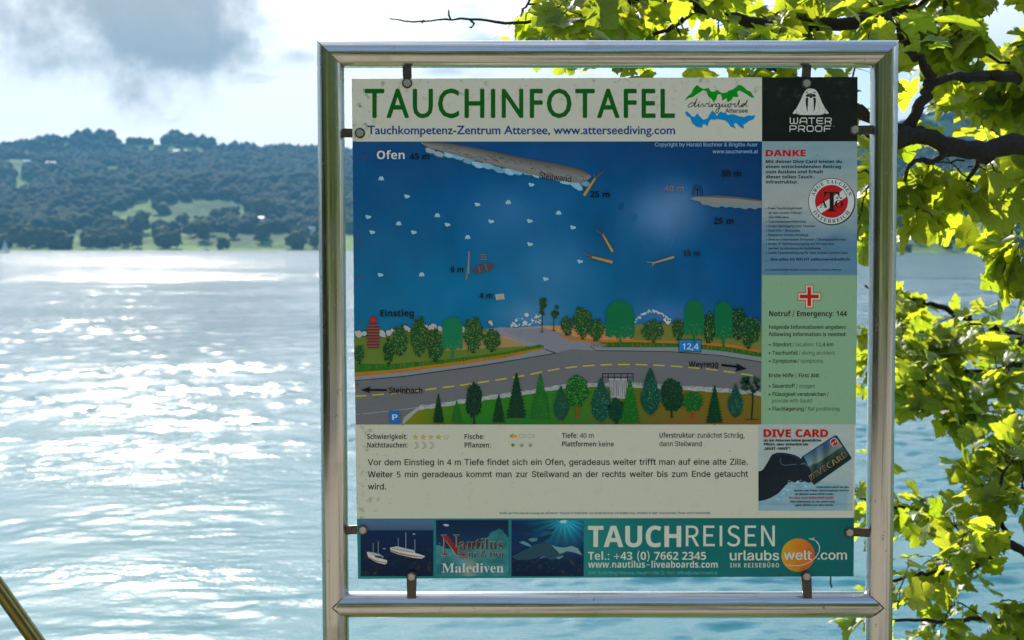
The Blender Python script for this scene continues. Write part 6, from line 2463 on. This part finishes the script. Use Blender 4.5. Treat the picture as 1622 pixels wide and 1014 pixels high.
#@@REGIONS
region(26, [(830, -60), (1150, -60), (1150, 60), (1000, 88), (900, 70), (835, 40)], 3.3, 3.9, 8, 0.072)
region(34, [(1100, -60), (1440, -60), (1440, 60), (1330, 92), (1100, 95)], 3.4, 4.4, 8, 0.075)
region(40, [(1400, -70), (1680, -70), (1680, 190), (1560, 200), (1500, 170), (1440, 150), (1400, 60)], 3.75, 4.8, 8, 0.088)
region(14, [(1425, 90), (1480, 180), (1640, 215), (1640, 150), (1500, 110)], 4.1, 4.9, 8, 0.095)
for x, y, d in ((1590, 440, 3.9), (1628, 470, 3.9), (1600, 300, 3.7), (1500, 262, 3.9), (1452, 262, 3.9), (1440, 300, 3.8), (1425, 250, 3.8), (1470, 320, 3.8), (1482, 345, 3.75), (1530, 268, 3.9), (1500, 285, 3.85), (1545, 330, 3.8), (1560, 345, 3.8), (1525, 350, 3.8), (1580, 300, 3.9), (1600, 360, 3.9), (1625, 320, 3.9), (1610, 400, 3.9), (1625, 430, 3.9), (1580, 345, 3.9),
                (1365, 250, 3.7), (1368, 300, 3.7), (1362, 345, 3.7), (1358, 380, 3.7), (1370, 225, 3.75), (1425, 320, 3.9), (1600, 250, 4.0), (1640, 260, 4.0)):
    shoot(x, y, d, 6, 0.09, droop=0.7)
region(38, [(1395, 470), (1440, 468), (1500, 505), (1560, 500), (1640, 500), (1650, 640), (1600, 650), (1500, 640), (1440, 600), (1400, 590)], 5.0, 6.6, 9, 0.078)
region(16, [(1400, 480), (1500, 500), (1500, 640), (1400, 640)], 5.1, 6.0, 9, 0.08)
region(8, [(1345, 455), (1400, 455), (1400, 560), (1345, 560)], 5.2, 5.8, 7, 0.072)
region(8, [(1410, 600), (1440, 600), (1450, 665), (1415, 655)], 5.2, 5.8, 7, 0.075)
region(10, [(1530, 640), (1640, 640), (1640, 700), (1560, 690)], 4.7, 5.4, 7, 0.075)
region(11, [(1520, 700), (1640, 680), (1640, 790), (1540, 790)], 4.5, 5.0, 7, 0.078)
region(9, [(1420, 765), (1500, 790), (1520, 840), (1420, 840)], 4.6, 5.1, 7, 0.075)
region(11, [(1500, 800), (1640, 800), (1640, 900), (1500, 890)], 4.3, 4.8, 7, 0.076)
region(9, [(1410, 900), (1500, 900), (1560, 1000), (1410, 1050)], 4.2, 4.7, 7, 0.076)
region(9, [(1560, 950), (1650, 930), (1650, 1080), (1560, 1080)], 4.3, 4.8, 7, 0.076)
region(6, [(1350, 720), (1395, 720), (1395, 880), (1350, 880)], 4.8, 5.2, 5, 0.07)
shoot(1332, 975, 4.1, 4, 0.07)
shoot(822, 50, 3.45, 3, 0.085)
shoot(850, 12, 3.45, 4, 0.08)
shoot(1318, 985, 4.1, 2, 0.06)
#@@ENDREGIONS

# the largest 300 in the photograph are leaves of their own, the rest one mass of foliage
def vis_size(M):
    p_ = M.translation
    x, y, d = proj(p_)
    if not (-10 < x < 1632 and -10 < y < 1024):
        return -1
    if 556 < x < 1358 and 122 < y < 915:
        return -0.5
    if 502 < x < 1421 and 66 < y < 106:
        return -0.4
    return M.to_scale().y / d


order = sorted(range(len(leaves)), key=lambda i: -vis_size(leaves[i][0]))
TBi = Matrix.Translation(-TB)
for i in order[:300]:
    M, k = leaves[i]
    o_ = bpy.data.objects.new('leaf', LM[k])
    COL.objects.link(o_)
    o_.parent = tree
    o_.matrix_local = TBi @ M
V, Fq, UVs, n = [], [], [], 0
for i in order[300:]:
    M, k = leaves[i]
    v, f, _, uvs = LV[k]
    M2 = TBi @ M
    V += [M2 @ q for q in v]
    Fq += [tuple(a + n for a in q) for q in f]
    UVs += list(uvs) + [(0.3, -0.4)] * (len(v) - len(uvs))
    n += len(v)
fm = mesh('foliage', V, Fq, M_LEAF, True)
uvl = fm.uv_layers.new(name='UVMap')
vi = np.zeros(len(fm.loops), dtype=np.int32)
fm.loops.foreach_get('vertex_index', vi)
uvl.data.foreach_set('uv', np.array(UVs, dtype=np.float32)[vi].ravel())
tag(ob('foliage', fm, tree), kind='stuff')
tg = mesh('twigs', [v - TB for v in twig_geo.v], twig_geo.f, M_BR, True)
tag(ob('twigs', tg, tree), kind='stuff')
print('leaves', len(leaves))
